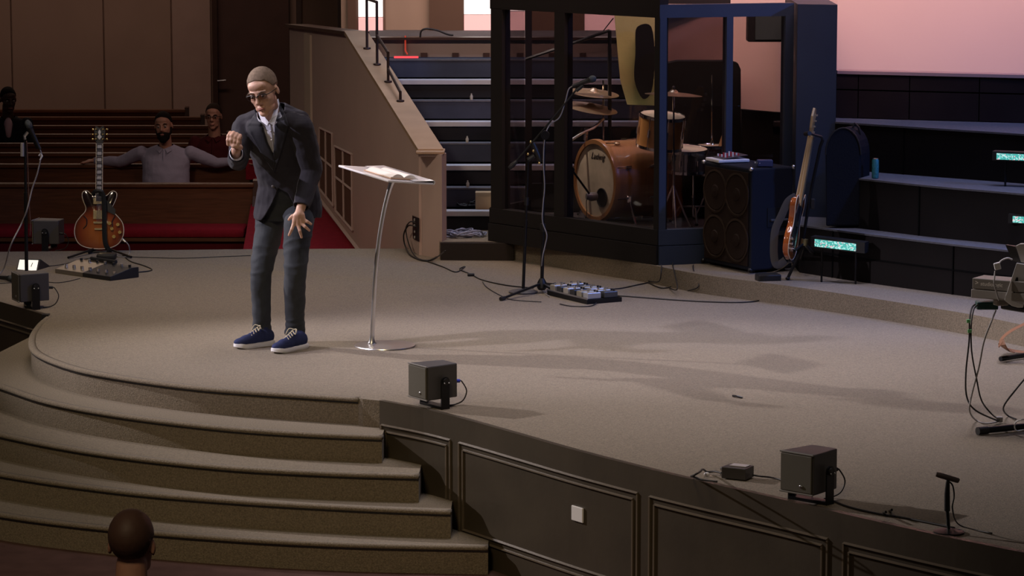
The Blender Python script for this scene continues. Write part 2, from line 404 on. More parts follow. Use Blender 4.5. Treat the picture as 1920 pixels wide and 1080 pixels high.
# ---- choir stairs on the left of the booth
SW = mat('choir_tread_light', (0.46, 0.47, 0.50), 0.6, var=0.05)
SB = mat('choir_riser_blue', (0.050, 0.058, 0.085), 0.8, var=0.1, vscale=6)
SD = mat('choir_riser_dark', (0.020, 0.021, 0.026), 0.8)
def wallx(Y, off=0.0): return -0.69 - 0.25 * (Y - 22.15) + off
for k in range(8):
    z = 0.13 + 0.148 * (k + 1); Y = 22.66 + 0.275 * k
    xl = wallx(Y, 0.17) ; dark = (k % 2 == 0)
    st = struct(MB().box(((xl + 1.15) / 2, (Y + 25.1) / 2, z - 0.08), (1.15 - xl, 25.1 - Y, 0.135)).build('choir_step', SD if dark else SB))
    if dark: MB().box(((xl + 1.15) / 2, Y + 0.05, z - 0.02), (1.15 - xl, 0.13, 0.04)).build('tread_nosing', SW, st, bevel=0.004)
    else: MB().box(((xl + 1.15) / 2, Y + 0.06, z - 0.006), (1.15 - xl, 0.13, 0.012)).build('tread_nosing', TIERC, st)
GREYW = mat('choir_parapet', (0.34, 0.29, 0.26), 0.8, var=0.05)
cp = struct(MB().box((-0.125, 25.15, 1.375), (2.5, 0.1, 0.155)).build('wall_choir_parapet', GREYW))
MB().box((-0.125, 25.13, 1.458), (2.5, 0.18, 0.02)).build('ledge', PEWD, cp)
for px in (795, 854, 912, 975, 1035, 1093):
    p = D(px, 103, 25.09); MB().box((p.x, 25.09, p.z), (0.055, 0.03, 0.035)).build('outlet_box', PEWD, cp)
# far back wall with lit windows
bw = struct(MB().box((0.22, 27.4, 2.1), (3.56, 0.1, 3.4)).build('wall_back', mat('cream_wall', (0.50, 0.38, 0.31), 0.85, var=0.05, vscale=2)))
PIL = mat('brown_pilaster', (0.17, 0.11, 0.085), 0.7)
for a, c in ((652, 668), (805, 868), (985, 1050), (1060, 1096)):
    p, q = D(a, 20, 27.3), D(c, 20, 27.3); MB().box(((p.x + q.x) / 2, 27.31, 2.0), (q.x - p.x, 0.08, 3.2)).build('pilaster', PIL, bw)
WINT = mat('window_light_white', (0.9, 0.9, 0.9), 0.5, emit=(1.0, 0.93, 0.90), estr=1.0)
WINP = mat('window_light_rose', (0.9, 0.6, 0.6), 0.5, emit=(1.0, 0.58, 0.56), estr=0.62)
for i, (a, c, ys) in enumerate(((672, 718, 33), (870, 922, 28), (938, 984, 22), (1096, 1160, 20))):
    p, q = D(a, ys, 27.3), D(c, 66, 27.3)
    wn = struct(MB().box(((p.x + q.x) / 2, 27.34, (q.z + 3.2) / 2), (q.x - p.x + 0.04, 0.04, 3.2 - q.z + 0.04)).build('window_%d' % (i + 1), PIL))
    MB().box(((p.x + q.x) / 2, 27.31, (q.z + p.z) / 2), (q.x - p.x, 0.02, p.z - q.z)).build('pane', WINP, wn)
    MB().box(((p.x + q.x) / 2, 27.31, (p.z + 3.2) / 2 + 0.003), (q.x - p.x, 0.02, 3.2 - p.z - 0.006)).build('pane', WINT, wn)
struct(MB().box((0.25, 26.3, 1.36), (3.1, 2.2, 0.1)).build('choir_floor', TIERC))
# thin mullion pole in front of the windows
# ---- stair side wall with sloping cap and end pillar
T = lambda Y, z, o=0.0: V((wallx(Y, o), Y, z))
prof = [(22.17, -0.75), (22.17, 0.785), (24.85, 1.50), (27.6, 1.42), (27.6, -0.75)]
wbm = MB(); n = len(prof)
wbm.v = [T(Y, z) for Y, z in prof] + [T(Y, z, 0.15) for Y, z in prof]
wbm.f = [tuple(range(n)), tuple(n + i for i in reversed(range(n)))] + [(i, (i + 1) % n, n + (i + 1) % n, n + i) for i in range(n)]
ws = struct(wbm.build('wall_stair_side', WALLT))
cb = MB(); pr = [(22.08, 0.775), (24.87, 1.505)]
vs = []
for Y, z in pr:
    for o in (-0.025, 0.165): vs += [T(Y, z, o), T(Y, z + 0.03, o)]
cb.add(vs, [(0, 1, 3, 2), (4, 6, 7, 5), (0, 4, 5, 1), (2, 3, 7, 6), (1, 5, 7, 3), (0, 2, 6, 4)]); cb.build('sloping_cap', CAPW, ws)
cb = MB(); vs = []
for Y, z in ((24.85, 1.50), (27.65, 1.42)):
    for o in (-0.03, 0.18): vs += [T(Y, z, o), T(Y, z + 0.03, o)]
cb.add(vs, [(0, 1, 3, 2), (4, 6, 7, 5), (0, 4, 5, 1), (2, 3, 7, 6), (1, 5, 7, 3), (0, 2, 6, 4)]); cb.build('level_cap', PEWD, ws)
pil = P(792, 479, 0); pir = P(829, 486, 0)
MB().prism([pil, pir, pir + V((0.03, 0.16, 0)), pil + V((-0.05, 0.16, 0))], 0.0, 0.775).build('end_pillar', WALLT, ws)
c = (pil + pir) / 2
MB().bbox(c + V((-0.01, 0.06, 0.785)), (0.21, 0.26, 0.02), 0.004).build('pillar_cap', CAPW, ws)
MB().bbox(c + V((-0.01, 0.065, 0.765)), (0.18, 0.23, 0.02), 0.006).build('pillar_neck', WALLT, ws)
# recessed panels of the side wall (mullioned lattice boxes)
def wallpt(px, py, off=-0.012):
    d = ray(px, py); # intersect with plane x = -0.69+off-0.25(Y-22.15)
    k = -0.69 + off + 0.25 * 22.15; t = k / (d.x + 0.25 * d.y); return V((d.x * t, d.y * t, HC + d.z * t))
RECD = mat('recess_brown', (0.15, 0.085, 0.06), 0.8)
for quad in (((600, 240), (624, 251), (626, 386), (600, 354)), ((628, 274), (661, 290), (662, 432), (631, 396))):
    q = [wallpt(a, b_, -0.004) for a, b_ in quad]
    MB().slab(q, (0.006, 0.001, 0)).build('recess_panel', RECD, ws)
    A, B, C_, D_ = q
    bars = [(A, B), (B, C_), (C_, D_), (D_, A), (A.lerp(D_, 0.47), B.lerp(C_, 0.47)), (A.lerp(B, 0.5), D_.lerp(C_, 0.5))]
    for i, (s_, e_) in enumerate(bars): MB().tube([s_ + V((-0.004, 0, 0)), e_ + V((-0.004, 0, 0))], 0.012, 4).build('lattice_bar', WALLT, ws)
bs = [wallpt(608, 383, -0.01), wallpt(669, 464, -0.01)]
MB().box((wallx(26.62) - 0.004, 26.62, 0.6), (0.03, 0.30, 1.62), RZ(atan2(1, -0.25) - pi / 2)).build('light_patch_strip', mat('light_patch_paint', (0.60, 0.48, 0.38), 0.8), ws)  # soft patch of light put in as a raised, paler strip
ext = (bs[1] - bs[0]); MB().tube([bs[0] - ext * 0.8, bs[1] + ext * 0.3], 0.020, 4).build('baseboard', WALLT, ws)
# outlet on the wall
q = [wallpt(a, b_, -0.006) for a, b_ in ((773, 404), (785, 409), (785, 453), (774, 447))]
ob = MB().slab(q, (0.004, 0, 0)).build('connector_plate', BLACK, ws)
for i in range(4):
    c_ = (q[0] + q[1]) / 2 * (1 - (i + 0.5) / 4) + (q[2] + q[3]) / 2 * ((i + 0.5) / 4); MB().box(c_ + V((-0.008, -0.004, 0)), (0.01, 0.022, 0.018)).build('socket', CABLEG, ob)
# red carpet ramp beyond the stage
ry0, ry1 = 22.75, 27.4
def rz(Y): return -0.26 + (Y - 24.55) * 0.133
rb = MB(); vs = [V((-2.15, ry0, rz(ry0))), V((wallx(ry0), ry0, rz(ry0))), V((wallx(ry1), ry1, rz(ry1))), V((-2.35, ry1, rz(ry1)))]
rb.slab(vs, (0, 0, -0.12)); struct(rb.build('aisle_ramp', RED))
# ---- left rear hall walls
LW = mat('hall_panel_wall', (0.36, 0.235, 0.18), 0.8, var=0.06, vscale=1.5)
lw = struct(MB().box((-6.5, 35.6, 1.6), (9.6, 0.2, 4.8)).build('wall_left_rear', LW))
xs = [-10.9] + [D(x, 100, 35.45).x for x in (22, 195, 322, 396)]
for i in range(len(xs) - 1):
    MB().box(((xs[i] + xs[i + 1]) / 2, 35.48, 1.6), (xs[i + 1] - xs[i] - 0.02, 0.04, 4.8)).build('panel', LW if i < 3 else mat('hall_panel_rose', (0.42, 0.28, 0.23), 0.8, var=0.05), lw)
DARKD = mat('dark_door_wood', (0.085, 0.040, 0.030), 0.6, var=0.1)
xd0, xd1 = D(398, 100, 35.3).x, D(541, 100, 35.3).x
dr = struct(MB().box(((xd0 + xd1) / 2, 35.42, 1.2), (xd1 - xd0, 0.08, 3.9)).build('door_1', DARKD))
MB().box(((xd0 + 0.03), 35.36, 1.2), (0.06, 0.08, 3.9)).build('door_frame', PEWD, dr)
hp = D(408, 152, 35.3); MB().tube([hp, hp + V((0.10, 0, 0.01))], 0.012, 8).build('door_handle', STEEL, dr)
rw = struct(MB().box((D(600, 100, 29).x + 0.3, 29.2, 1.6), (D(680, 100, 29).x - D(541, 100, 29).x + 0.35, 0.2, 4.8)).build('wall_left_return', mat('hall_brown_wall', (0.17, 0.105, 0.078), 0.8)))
p = D(545, 100, 29.0)
MB().box((D(560, 10, 29.05).x, 29.07, 1.6), (0.05, 0.06, 4.8)).build('trim_post', PEWD, rw)
MB().box((D(638, 10, 29.05).x, 29.07, 2.4), (0.05, 0.06, 3.0)).build('trim_post', PEWD, rw)

pp_, tt_ = along(fasR, arclen_at_px(fasR, 1092)); nn_ = V((tt_.y, -tt_.x, 0))
MB().bbox(pp_ + nn_ * 0.028 + V((0, 0, -0.31)), (0.095, 0.010, 0.075), 0.003, RZ(atan2(tt_.y, tt_.x))).build('socket_plate', WHITE, fr, label='small pale socket plate')
# ================================================================== HANDRAIL on the stair wall
hr = thing('stair_handrail', 'thin brown metal handrail with posts standing on the sloping wall cap', 'handrail', T(24, 1.3, 0.07))
RAILM = mat('brown_rail_metal', (0.045, 0.028, 0.026), 0.4, 0.4)
def capz(Y): return 0.805 + (Y - 22.08) * 0.2616
posts = []
for px, pb, pt in ((751, 195, 173), (728, 158, 99), (707, 123, 4), (688, 91, -60)):
    # where the cap centre line shows under this picture column
    best = min((abs(960 + FPX * wallx(22.1 + i * 0.01, 0.07) / ((22.1 + i * 0.01) * cos(PITCH) + (HC - capz(22.1 + i * .01)) * sin(PITCH)) - px), 22.1 + i * 0.01) for i in range(290))[1]
    base = T(best, capz(best), 0.07); top = D(px, pt, best); top.x = base.x
    posts.append((base, top)); MB().cyl(base, top, 0.011, n=10).build('post', RAILM, hr, smooth='auto')
    MB().lathe([(0.032, 0), (0.030, 0.010), (0.013, 0.014)], base, n=12).build('post_flange', RAILM, hr, smooth='auto')
def mid(i, f): return posts[i][0].lerp(posts[i][1], f)
for a, b_ in ((mid(1, 0.46), posts[0][1]), (mid(2, 0.47), posts[1][1]), (mid(3, 0.62), posts[2][1])):
    MB().tube([a, b_], 0.012, 8).build('rail', RAILM, hr, smooth='auto')

# ================================================================== PEWS
PEWS = []
def pew(Yb, xr, label, x0=-8.5, cushion=True):
    r = thing('pew', label, 'pew', ((x0 + xr) / 2, Yb, -0.75), 'wooden pews in the rear hall')
    MB().box(((x0 + xr) / 2, Yb + 0.02, -0.32), (xr - x0, 0.035, 0.84)).build('seat_back', PEWW, r)
    MB().bbox(((x0 + xr) / 2, Yb + 0.015, 0.115), (xr - x0 + 0.02, 0.075, 0.04), 0.008).build('top_rail', PEWW, r)
    MB().box(((x0 + xr) / 2, Yb - 0.215, -0.315), (xr - x0, 0.43, 0.03)).build('seat', PEWW, r)
    if cushion: MB().bbox(((x0 + xr) / 2, Yb - 0.22, -0.26), (xr - x0 - 0.08, 0.42, 0.08), 0.025).build('cushion', RED, r, smooth='auto')
    MB().box(((x0 + xr) / 2, Yb - 0.38, -0.53), (xr - x0, 0.03, 0.40)).build('seat_skirt', PEWD if not cushion else mat('red_skirt', (0.10, 0.010, 0.014), 0.9), r)
    e = MB(); o = [(-0.47, -0.75), (-0.47, -0.22), (-0.42, -0.16), (-0.12, -0.10), (-0.02, 0.02), (-0.01, 0.155), (0.06, 0.165), (0.07, -0.75)]
    e.slab([V((xr, Yb + a, z)) for a, z in o], (0.045, 0, 0)); e.build('end_panel', PEWD, r)
    PEWS.append(r); return r
rowsY = [P(200, y, 0.135).y for y in (343, 307, 286, 268, 251, 235, 219, 205)]
ends = [(473, 'front wooden pew with red seat cushion, its back in front of the bearded man'),
        (470, 'wooden pew whose back rest the bearded man spreads his arms along'),
        (450, 'wooden pew that the man in glasses sits on, behind the bearded man'),
        (440, 'wooden pew directly behind the man in glasses'),
        (425, 'wooden pew that the man in the blazer and pink shirt sits on'),
        (400, 'wooden pew directly behind the man in the blazer'),
        (376, 'second wooden pew from the back, its dark end standing below the rearmost one'),
        (347, 'rearmost wooden pew against the brown panelled wall')]
for Yb, (px, lab) in zip(rowsY, ends): pew(Yb, D(px, 250, Yb).x, lab)
bk = thing('hymnal', 'red hymnal leaning at the pew end behind the speaker\'s fist', 'book', D(474, 330, rowsY[1] - 0.15))
MB().bbox(D(475, 318, rowsY[1] - 0.12), (0.14, 0.04, 0.19), 0.006).build('cover', RED, bk)
MB().box(D(475, 318, rowsY[1] - 0.12) + V((0, 0, 0.006)), (0.13, 0.028, 0.19)).build('pages', mat('paper', (0.75, 0.70, 0.60), 0.9), bk)
tag(MB().bbox(D(474, 301, rowsY[1] - 0.05), (0.085, 0.05, 0.035), 0.006).build('note_pad', mat('yellow_paper', (0.75, 0.62, 0.28), 0.9)), 'small yellow pad lying on the pew rail beside the speaker\'s elbow', 'notepad')

# ================================================================== LECTERN
lc = P(722, 649, 0)
lt = thing('lectern', 'clear acrylic lectern on a curved chrome stem and oval chrome foot', 'lectern', lc)
ACR = glass_mat('acrylic', (0.86, 0.86, 0.88), 0.12, 0.05)
ACRE = mat('acrylic_frosted', (0.74, 0.72, 0.74), 0.25, coat=0.5)
b = MB(); pr = [(0.0, 0.0), (0.182, 0.0), (0.185, 0.004), (0.183, 0.009), (0.10, 0.014), (0.0, 0.016)]
b.lathe(pr[1:], lc, Matrix.Diagonal((1, 1.0, 1)), 48); b.build('foot', mat('satin_chrome', (0.85, 0.84, 0.86), 0.30, 1.0), lt, smooth='auto')
sp = [(697, 651, 17.86), (698, 630, 17.86), (699, 600, 17.86), (701, 560, 17.86), (705, 500, 17.86), (712, 440, 17.87), (721, 390, 17.88), (731, 352, 17.88), (738, 334, 17.88)]
pts = catmull([D(*q) for q in sp], 6); k = len(pts)
rr = [0.017 + 0.022 * max(0, 1 - i / 6) ** 1.5 + 0.006 * max(0, (i / k - 0.8) / 0.2) - 0.004 * min(1, i / 12) for i in range(k)]
pts[0].z = 0.008
MB().tube(pts, rr, 20).build('stem', mat('satin_chrome', (0.85, 0.84, 0.86), 0.30, 1.0), lt, smooth=True)
MB().cyl(pts[-1] - V((0, 0, 0.01)), pts[-1] + V((0.004, 0, 0.012)), 0.045, n=20).build('mount_plate', STEEL, lt, smooth='auto')
Lp, Ap, Rp = D(634, 313, 18.02), D(728, 342, 17.66), D(812, 347, 17.90); Bp = Lp + Rp - Ap
nrm = (Ap - Lp).cross(Rp - Ap).normalized();
if nrm.z < 0: nrm = -nrm
MB().slab([Lp, Ap, Rp, Bp], nrm * 0.012).build('top_plate', ACRE, lt, bevel=0.003)
lipd = (Rp - Ap).normalized(); b = MB(); q = [Ap.lerp(Rp, 0.0), Rp]
# turned-up lip on the lower edge (U bend)
side = (Bp - Rp); e0 = Rp; prof = []
for i in range(9):
    a = -pi / 2 + pi * i / 8; prof.append((cos(a) * 0.014 , 0.014 + sin(a) * 0.014))
prof.append((-0.15, 0.016))
vs = []
for (dx, dz) in prof:
    for s_ in (0, 1): vs += [e0 + side * s_ + lipd * dx + nrm * (dz), e0 + side * s_ + lipd * (dx * 0.75) + nrm * (0.014 + (dz - 0.014) * 0.70)]
fs = []
for i in range(len(prof) - 1):
    a = i * 4; fs += [(a, a + 2, a + 6, a + 4), (a + 1, a + 5, a + 7, a + 3), (a, a + 4, a + 5, a + 1), (a + 2, a + 3, a + 7, a + 6)]
b.add(vs, fs); b.build('book_lip', mat('acrylic_edge', (0.85, 0.85, 0.86), 0.2, coat=0.6), lt, smooth='auto')
bb = thing('open_bible', 'open book with tan cover edges lying on the clear lectern top', 'book', (Lp + Ap + Rp + Bp) / 4 + nrm * 0.016)
U1 = (Ap - Lp); U2 = (Rp - Ap)
def lp(u, v, h=0.0): return Lp + U1 * u + U2 * v + nrm * h
b = MB(); b.slab([lp(0.36, 0.16, 0.014), lp(0.90, 0.16, 0.014), lp(0.90, 0.80, 0.014), lp(0.36, 0.80, 0.014)], nrm * 0.005); b.build('cover', mat('tan_leather', (0.45, 0.27, 0.16), 0.5), bb)
PG = mat('bible_page', (0.80, 0.75, 0.68), 0.85)
for v0, v1 in ((0.18, 0.47), (0.47, 0.78)):
    b = MB(); rows = []
    for i in range(9):
        t = i / 8; v = v0 + (v1 - v0) * t; h = 0.020 + 0.026 * (sin(pi * min(1, (t if v0 > 0.3 else 1 - t) * 1.1 + 0.0)) ** 0.6 * 0.9 if 0 < t < 1 else 0.15)
        rows.append([lp(0.38, v, h), lp(0.88, v, h), lp(0.38, v, 0.019), lp(0.88, v, 0.019)])
    for r_ in rows: b.v += r_
    for i in range(8):
        a = i * 4; c = a + 4; b.f += [(a, a + 1, c + 1, c), (a + 2, c + 2, c + 3, a + 3), (a, c, c + 2, a + 2), (a + 1, a + 3, c + 3, c + 1)]
    b.f += [(0, 2, 3, 1), (32, 33, 35, 34)]
    b.build('page_block', PG, bb, smooth='auto')

# ================================================================== PERSONAL MONITOR SPEAKERS
GRILL = mat('speaker_grille', (0.105, 0.095, 0.070), 0.6, bump=0.25, bscale=900)
CABM = mat('speaker_cabinet', (0.070, 0.066, 0.068), 0.5, bump=0.06, bscale=700)
def hotspot(pos, a, label, plug_col=None, s=1.0):
    r = thing('monitor_speaker', label, 'speaker', pos, 'small monitor speakers on the stage')
    R = RZ(-a); pos = V(pos)
    # local: grille faces -y; rotated so that the grille turns to the picture's left
    def L(x, y, z): return pos + R @ V((x * s, y * s, z * s))
    fw, bwid, d, z0, z1 = 0.092, 0.070, 0.10, 0.052, 0.236
    vs = [L(-fw, -d, z0), L(fw, -d, z0), L(bwid, d, z0), L(-bwid, d, z0), L(-fw, -d, z1), L(fw, -d, z1), L(bwid, d, z1), L(-bwid, d, z1)]
    MB().add(vs, [(0, 3, 2, 1), (4, 5, 6, 7), (0, 1, 5, 4), (1, 2, 6, 5), (2, 3, 7, 6), (3, 0, 4, 7)]).build('cabinet', CABM, r, bevel=0.006)
    g = MB().slab([L(-fw + .006, -d - .002, z0 + .008), L(fw - .006, -d - .002, z0 + .008), L(fw - .006, -d - .002, z1 - .008), L(-fw + .006, -d - .002, z1 - .008)], R @ V((0, -0.010, 0))).build('grille', GRILL, r, bevel=0.003)
    for z in (z0 + 0.002, z1 - 0.002): MB().tube([L(-fw, -d - .008, z), L(fw, -d - .008, z)], 0.0045, 6).build('bezel', mat('bezel_grey', (0.25, 0.24, 0.23), 0.4), r)
    MB().ell(L(0.03, -d - 0.013, z0 + 0.035), (0.010, 0.004, 0.008), R).build('badge', STEEL, r)
    MB().box(L(0, 0.0, 0.008), (0.215 * s, 0.055 * s, 0.014), R).build('yoke_base', BLACKM, r)
    for sx in (-1, 1):
        X = sx * 0.101
        o = [L(X, -0.026, 0.0), L(X, 0.026, 0.0), L(X, 0.026, 0.150)] + [L(X, 0.026 * cos(t * pi / 8), 0.150 + 0.026 * sin(t * pi / 8)) for t in range(1, 8)] + [L(X, -0.026, 0.150)]
        ar = MB().slab(o, R @ V((sx * 0.008, 0, 0))).build('yoke_arm', BLACKM, r)
        kn = MB().cyl(L(X + sx * .004, 0, 0.15), L(X + sx * 0.018, 0, 0.15), 0.018 * s, n=16).build('knob', BLACK, ar, smooth='auto')
        for dy in (-0.014, 0.014): MB().ell(L(X + sx * 0.0195, dy, 0.143), (0.0045, 0.0045, 0.0045)).build('screw', STEEL, ar)
    pc = plug_col or BLACK
    a0 = L(0.045, d, 0.135); a1 = L(0.045, d + 0.030, 0.133)
    MB().cyl(a0, a1, 0.010, n=10).build('plug', pc, r, smooth='auto')
    b0 = a1 + V((0.012, 0, -0.003)); b3 = L(-0.01, d + 0.05, 0.006); b3.x = a1.x + 0.0
    MB().tube(catmull([a1, b0, b0 + V((0.026, 0, -0.05)), b0 + V((0.008, -.01, -0.10)), V((a1.x - 0.02, a1.y, 0.006)), V((a1.x - 0.06, a1.y - 0.03, 0.005))], 5), 0.0035, 6).build('lead', CABLE, r, smooth=True)
    return r
hotspot(P(815, 762, 0), radians(56), 'small grey monitor speaker with a blue plug at the corner of the stage steps', mat('blue_plug', (0.03, 0.05, 0.45), 0.4))
hotspot(P(1520, 940, 0), radians(43), 'dark monitor speaker on the front stage edge beside the direct box', s=1.02)
hotspot(P(60, 577, 0), radians(66), 'dark monitor speaker on the corner of the dark wood end post')
hotspot(P(93, 468, 0), radians(100), 'black monitor speaker at the back of the stage beside the sunburst guitar', s=0.98)

# ================================================================== MICROPHONE STANDS
def mic_body(a, b_, parent, name='microphone', head=None):
    a = V(a); b_ = V(b_); d = (b_ - a).normalized(); L = (b_ - a).length
    m = MB().tube([a, a + d * L * 0.68, a + d * L * 0.72], [0.011, 0.017, 0.021], 14).build(name, BLACK, parent, smooth='auto')
    q = d.to_track_quat('Z', 'Y').to_matrix()
    MB().ell(a + d * L * 0.85, (0.025, 0.025, L * 0.17), q).build('mic_grille', head or mat('mic_mesh', (0.06, 0.07, 0.075), 0.5, 0.5, bump=0.5, bscale=500), m if parent is None else parent, smooth=True)
    return m
# tall boom stand with the tripod foot (centre stage)
g0 = P(1016, 549, 0); Ys = g0.y
s1 = thing('boom_mic_stand', 'black tripod boom stand holding a vocal microphone up to the drum booth', 'mic stand', g0, 'microphone stands by the drum booth')
top = D(1021, 253, Ys)
MB().tube([g0 + V((0, 0, 0.05)), g0.lerp(top, 0.42)], 0.0125, 10).build('lower_tube', BLACKM, s1, smooth='auto')
MB().tube([g0.lerp(top, 0.40), top], 0.009, 10).build('upper_tube', BLACKM, s1, smooth='auto')
MB().cyl(g0.lerp(top, 0.39), g0.lerp(top, 0.44), 0.019, n=12).build('height_clutch', BLACK, s1, smooth='auto')
MB().lathe([(0.022, 0.02), (0.034, 0.035), (0.030, 0.075), (0.016, 0.10)], g0, n=16).build('leg_hub', BLACK, s1, smooth='auto')
for tgt in (P(941, 564, 0), P(1052, 556, 0), P(1040, 538, 0)):
    lg = MB().tube([g0 + V((0, 0, 0.065)), tgt + V((0, 0, 0.014))], 0.0095, 8).build('leg', BLACKM, s1, smooth='auto')
    d_ = (tgt - g0).normalized(); MB().tube([tgt + V((0, 0, 0.016)) - d_ * 0.03, tgt + V((0, 0, 0.014)) + d_ * 0.014], 0.014, 8).build('rubber_foot', BLACK, lg, smooth='auto')
bA, bB = D(961, 310, Ys), D(1085, 163, Ys)
MB().tube([bA, D(1019, 243, Ys), bB], 0.0065, 8).build('boom_arm', BLACKM, s1, smooth='auto')
MB().tube([bA + (bA - top).normalized() * 0.03, bA, bA - (bA - top).normalized() * 0.04], [0.012, 0.018, 0.011], 12).build('counterweight', BLACK, s1, smooth='auto')
MB().cyl(D(1022, 253, Ys) + V((0, -0.03, 0)), D(1022, 253, Ys) + V((0, 0.01, 0)), 0.030, n=18).build('boom_clutch', BLACKM, s1, smooth='auto')
MB().tube([D(1080, 170, Ys), D(1093, 160, Ys)], 0.014, 8).build('mic_clip', BLACK, s1, smooth='auto')
mm = mic_body(D(1073, 162, Ys), D(1117, 146, Ys), None); tag(mm, 'black vocal microphone clipped to the end of the tall boom', 'microphone')
cable('microphone_cable', [D(1073, 162, Ys), D(1066, 168, Ys), D(1060, 190, Ys), D(1049, 220, Ys), D(1030, 235, Ys), D(1021, 262, Ys - .02), D(1019, 310, Ys - .02), D(1021, 350, Ys - .02), D(1018, 385, Ys - .02), D(1017, 415, Ys - .025), D(1025, 440, Ys - .03), D(1022, 460, Ys - .03), D(1016, 490, Ys - .03), P(1015, 540, 0.02), P(1030, 556, 0.006)], 0.0042, 'grey microphone cable winding down the tall boom stand', CABLEG)
# round-base straight stand with clamp beside it
g1 = P(981, 549, 0); Y1 = g1.y
s2 = thing('round_base_stand', 'straight black stand on a round cast base with a clamp, beside the boom stand', 'mic stand', g1, 'microphone stands by the drum booth')
MB().lathe([(0.098, 0.0), (0.100, 0.010), (0.070, 0.020), (0.020, 0.030)], g1, n=32).build('base', mat('cast_base_grey', (0.10, 0.095, 0.10), 0.35, 0.3), s2, smooth='auto')
t1 = D(990, 300, Y1); MB().tube([g1 + V((0, 0, 0.02)), g1.lerp(t1, 0.55)], 0.011, 10).build('lower_tube', BLACKM, s2, smooth='auto')
MB().tube([g1.lerp(t1, 0.55), t1], 0.008, 10).build('upper_tube', BLACKM, s2, smooth='auto')
MB().cyl(g1.lerp(t1, 0.66), g1.lerp(t1, 0.72), 0.015, n=12).build('height_clutch', BLACK, s2, smooth='auto')
MB().tube([D(999, 268, Y1), D(1004, 282, Y1), D(1014, 304, Y1)], [0.015, 0.022, 0.014], 10).build('clamp_body', BLACK, s2, smooth='auto')
MB().tube([D(990, 300, Y1), D(1002, 292, Y1)], 0.016, 8).build('clamp_jaw', BLACK, s2, smooth='auto')
for px, py in ((995, 266), (990, 289), (1011, 306), (1000, 283)): MB().ell(D(px, py, Y1 - 0.02), (0.009, 0.009, 0.009)).build('wing_nut', GOLD, s2, smooth=True)
# stand at far left
g2 = P(50, 521, 0); Y2 = g2.y
s3 = thing('boom_mic_stand', 'black microphone stand with short boom behind the corner monitor speaker', 'mic stand', g2)
t2 = D(47, 262, Y2)
MB().lathe([(0.12, 0.0), (0.12, 0.012), (0.02, 0.025)], g2, n=24).build('base', BLACKM, s3, smooth='auto')
MB().tube([g2 + V((0, 0, 0.01)), g2.lerp(t2, 0.62)], 0.013, 10).build('lower_tube', BLACKM, s3, smooth='auto')
MB().tube([g2.lerp(t2, 0.6), t2], 0.010, 10).build('upper_tube', BLACKM, s3, smooth='auto')
MB().cyl(D(42, 293, Y2 - .01), D(42, 268, Y2 - .01), 0.014, n=12).build('height_clutch', CABLEG, s3, smooth='auto')
MB().tube([D(47, 262, Y2), D(46, 255, Y2), D(52, 248, Y2)], 0.011, 8).build('swivel', STEEL, s3, smooth='auto')
MB().tube([D(50, 232, Y2), D(60, 252, Y2), D(72, 278, Y2)], 0.016, 8).build('boom_arm', BLACKM, s3, smooth='auto')
mm = mic_body(D(75, 280, Y2 - .03), D(50, 226, Y2 - .03), None); tag(mm, 'black microphone tilted on the stand beside the blazer man\'s pew', 'microphone')
MB().tube([D(73, 292, Y2), D(77, 286, Y2), D(79, 293, Y2), D(75, 300, Y2)], 0.006, 6).build('cable_clip', WHITE, s3)
cable('microphone_cable', [D(75, 281, Y2), D(77, 292, Y2), D(70, 325, Y2), D(60, 355, Y2), D(51, 392, Y2 - .03), D(40, 420, Y2), D(20, 460, Y2 - .1), P(4, 508, 0.02), P(-30, 530, 0.006)], 0.0055, 'pale cable hanging from the microphone beside the far pews', CABLEG)
cable('thin_cable', [D(50, 264, Y2 - .02), D(52, 300, Y2 - .02), D(54, 370, Y2 - .02), D(57, 420, Y2 - .02), D(56, 442, Y2 - .02)], 0.003, 'thin brown lead dangling beside the stand with the tilted microphone', mat('brown_cable', (0.14, 0.07, 0.05), 0.5))
# low mic at the front edge
g3 = P(1779, 1000, 0); Y3 = g3.y
s4 = thing('short_mic_stand', 'short black table stand at the stage front edge beyond the speaker', 'mic stand', g3)
MB().lathe([(0.065, 0.0), (0.067, 0.010), (0.015, 0.022)], g3, n=24).build('base', BLACKM, s4, smooth='auto')
MB().tube([g3 + V((0, 0, 0.01)), D(1776, 952, Y3)], 0.008, 8).build('tube', BLACKM, s4, smooth='auto')
MB().tube([D(1776, 958, Y3), D(1776, 925, Y3), D(1777, 905, Y3), D(1778, 898, Y3)], [0.013, 0.012, 0.009, 0.007], 10).build('shock_mount', BLACK, s4, smooth='auto')
m5 = MB().tube([D(1755, 889, Y3), D(1762, 891, Y3), D(1796, 901, Y3), D(1798, 902, Y3)], [0.010, 0.0125, 0.0115, 0.009], 14).build('pencil_microphone', mat('mic_grey_brown', (0.16, 0.13, 0.12), 0.4, 0.5), smooth='auto')
tag(m5, 'slim grey pencil microphone lying level on the short stand', 'microphone')
cable('microphone_cable', [D(1778, 902, Y3 + .02), D(1786, 910, Y3 + .02), D(1789, 930, Y3 + .02), D(1786, 955, Y3 + .02), P(1800, 985, 0.006), P(1860, 1000, 0.006)], 0.0035, 'black lead looping down from the pencil microphone')

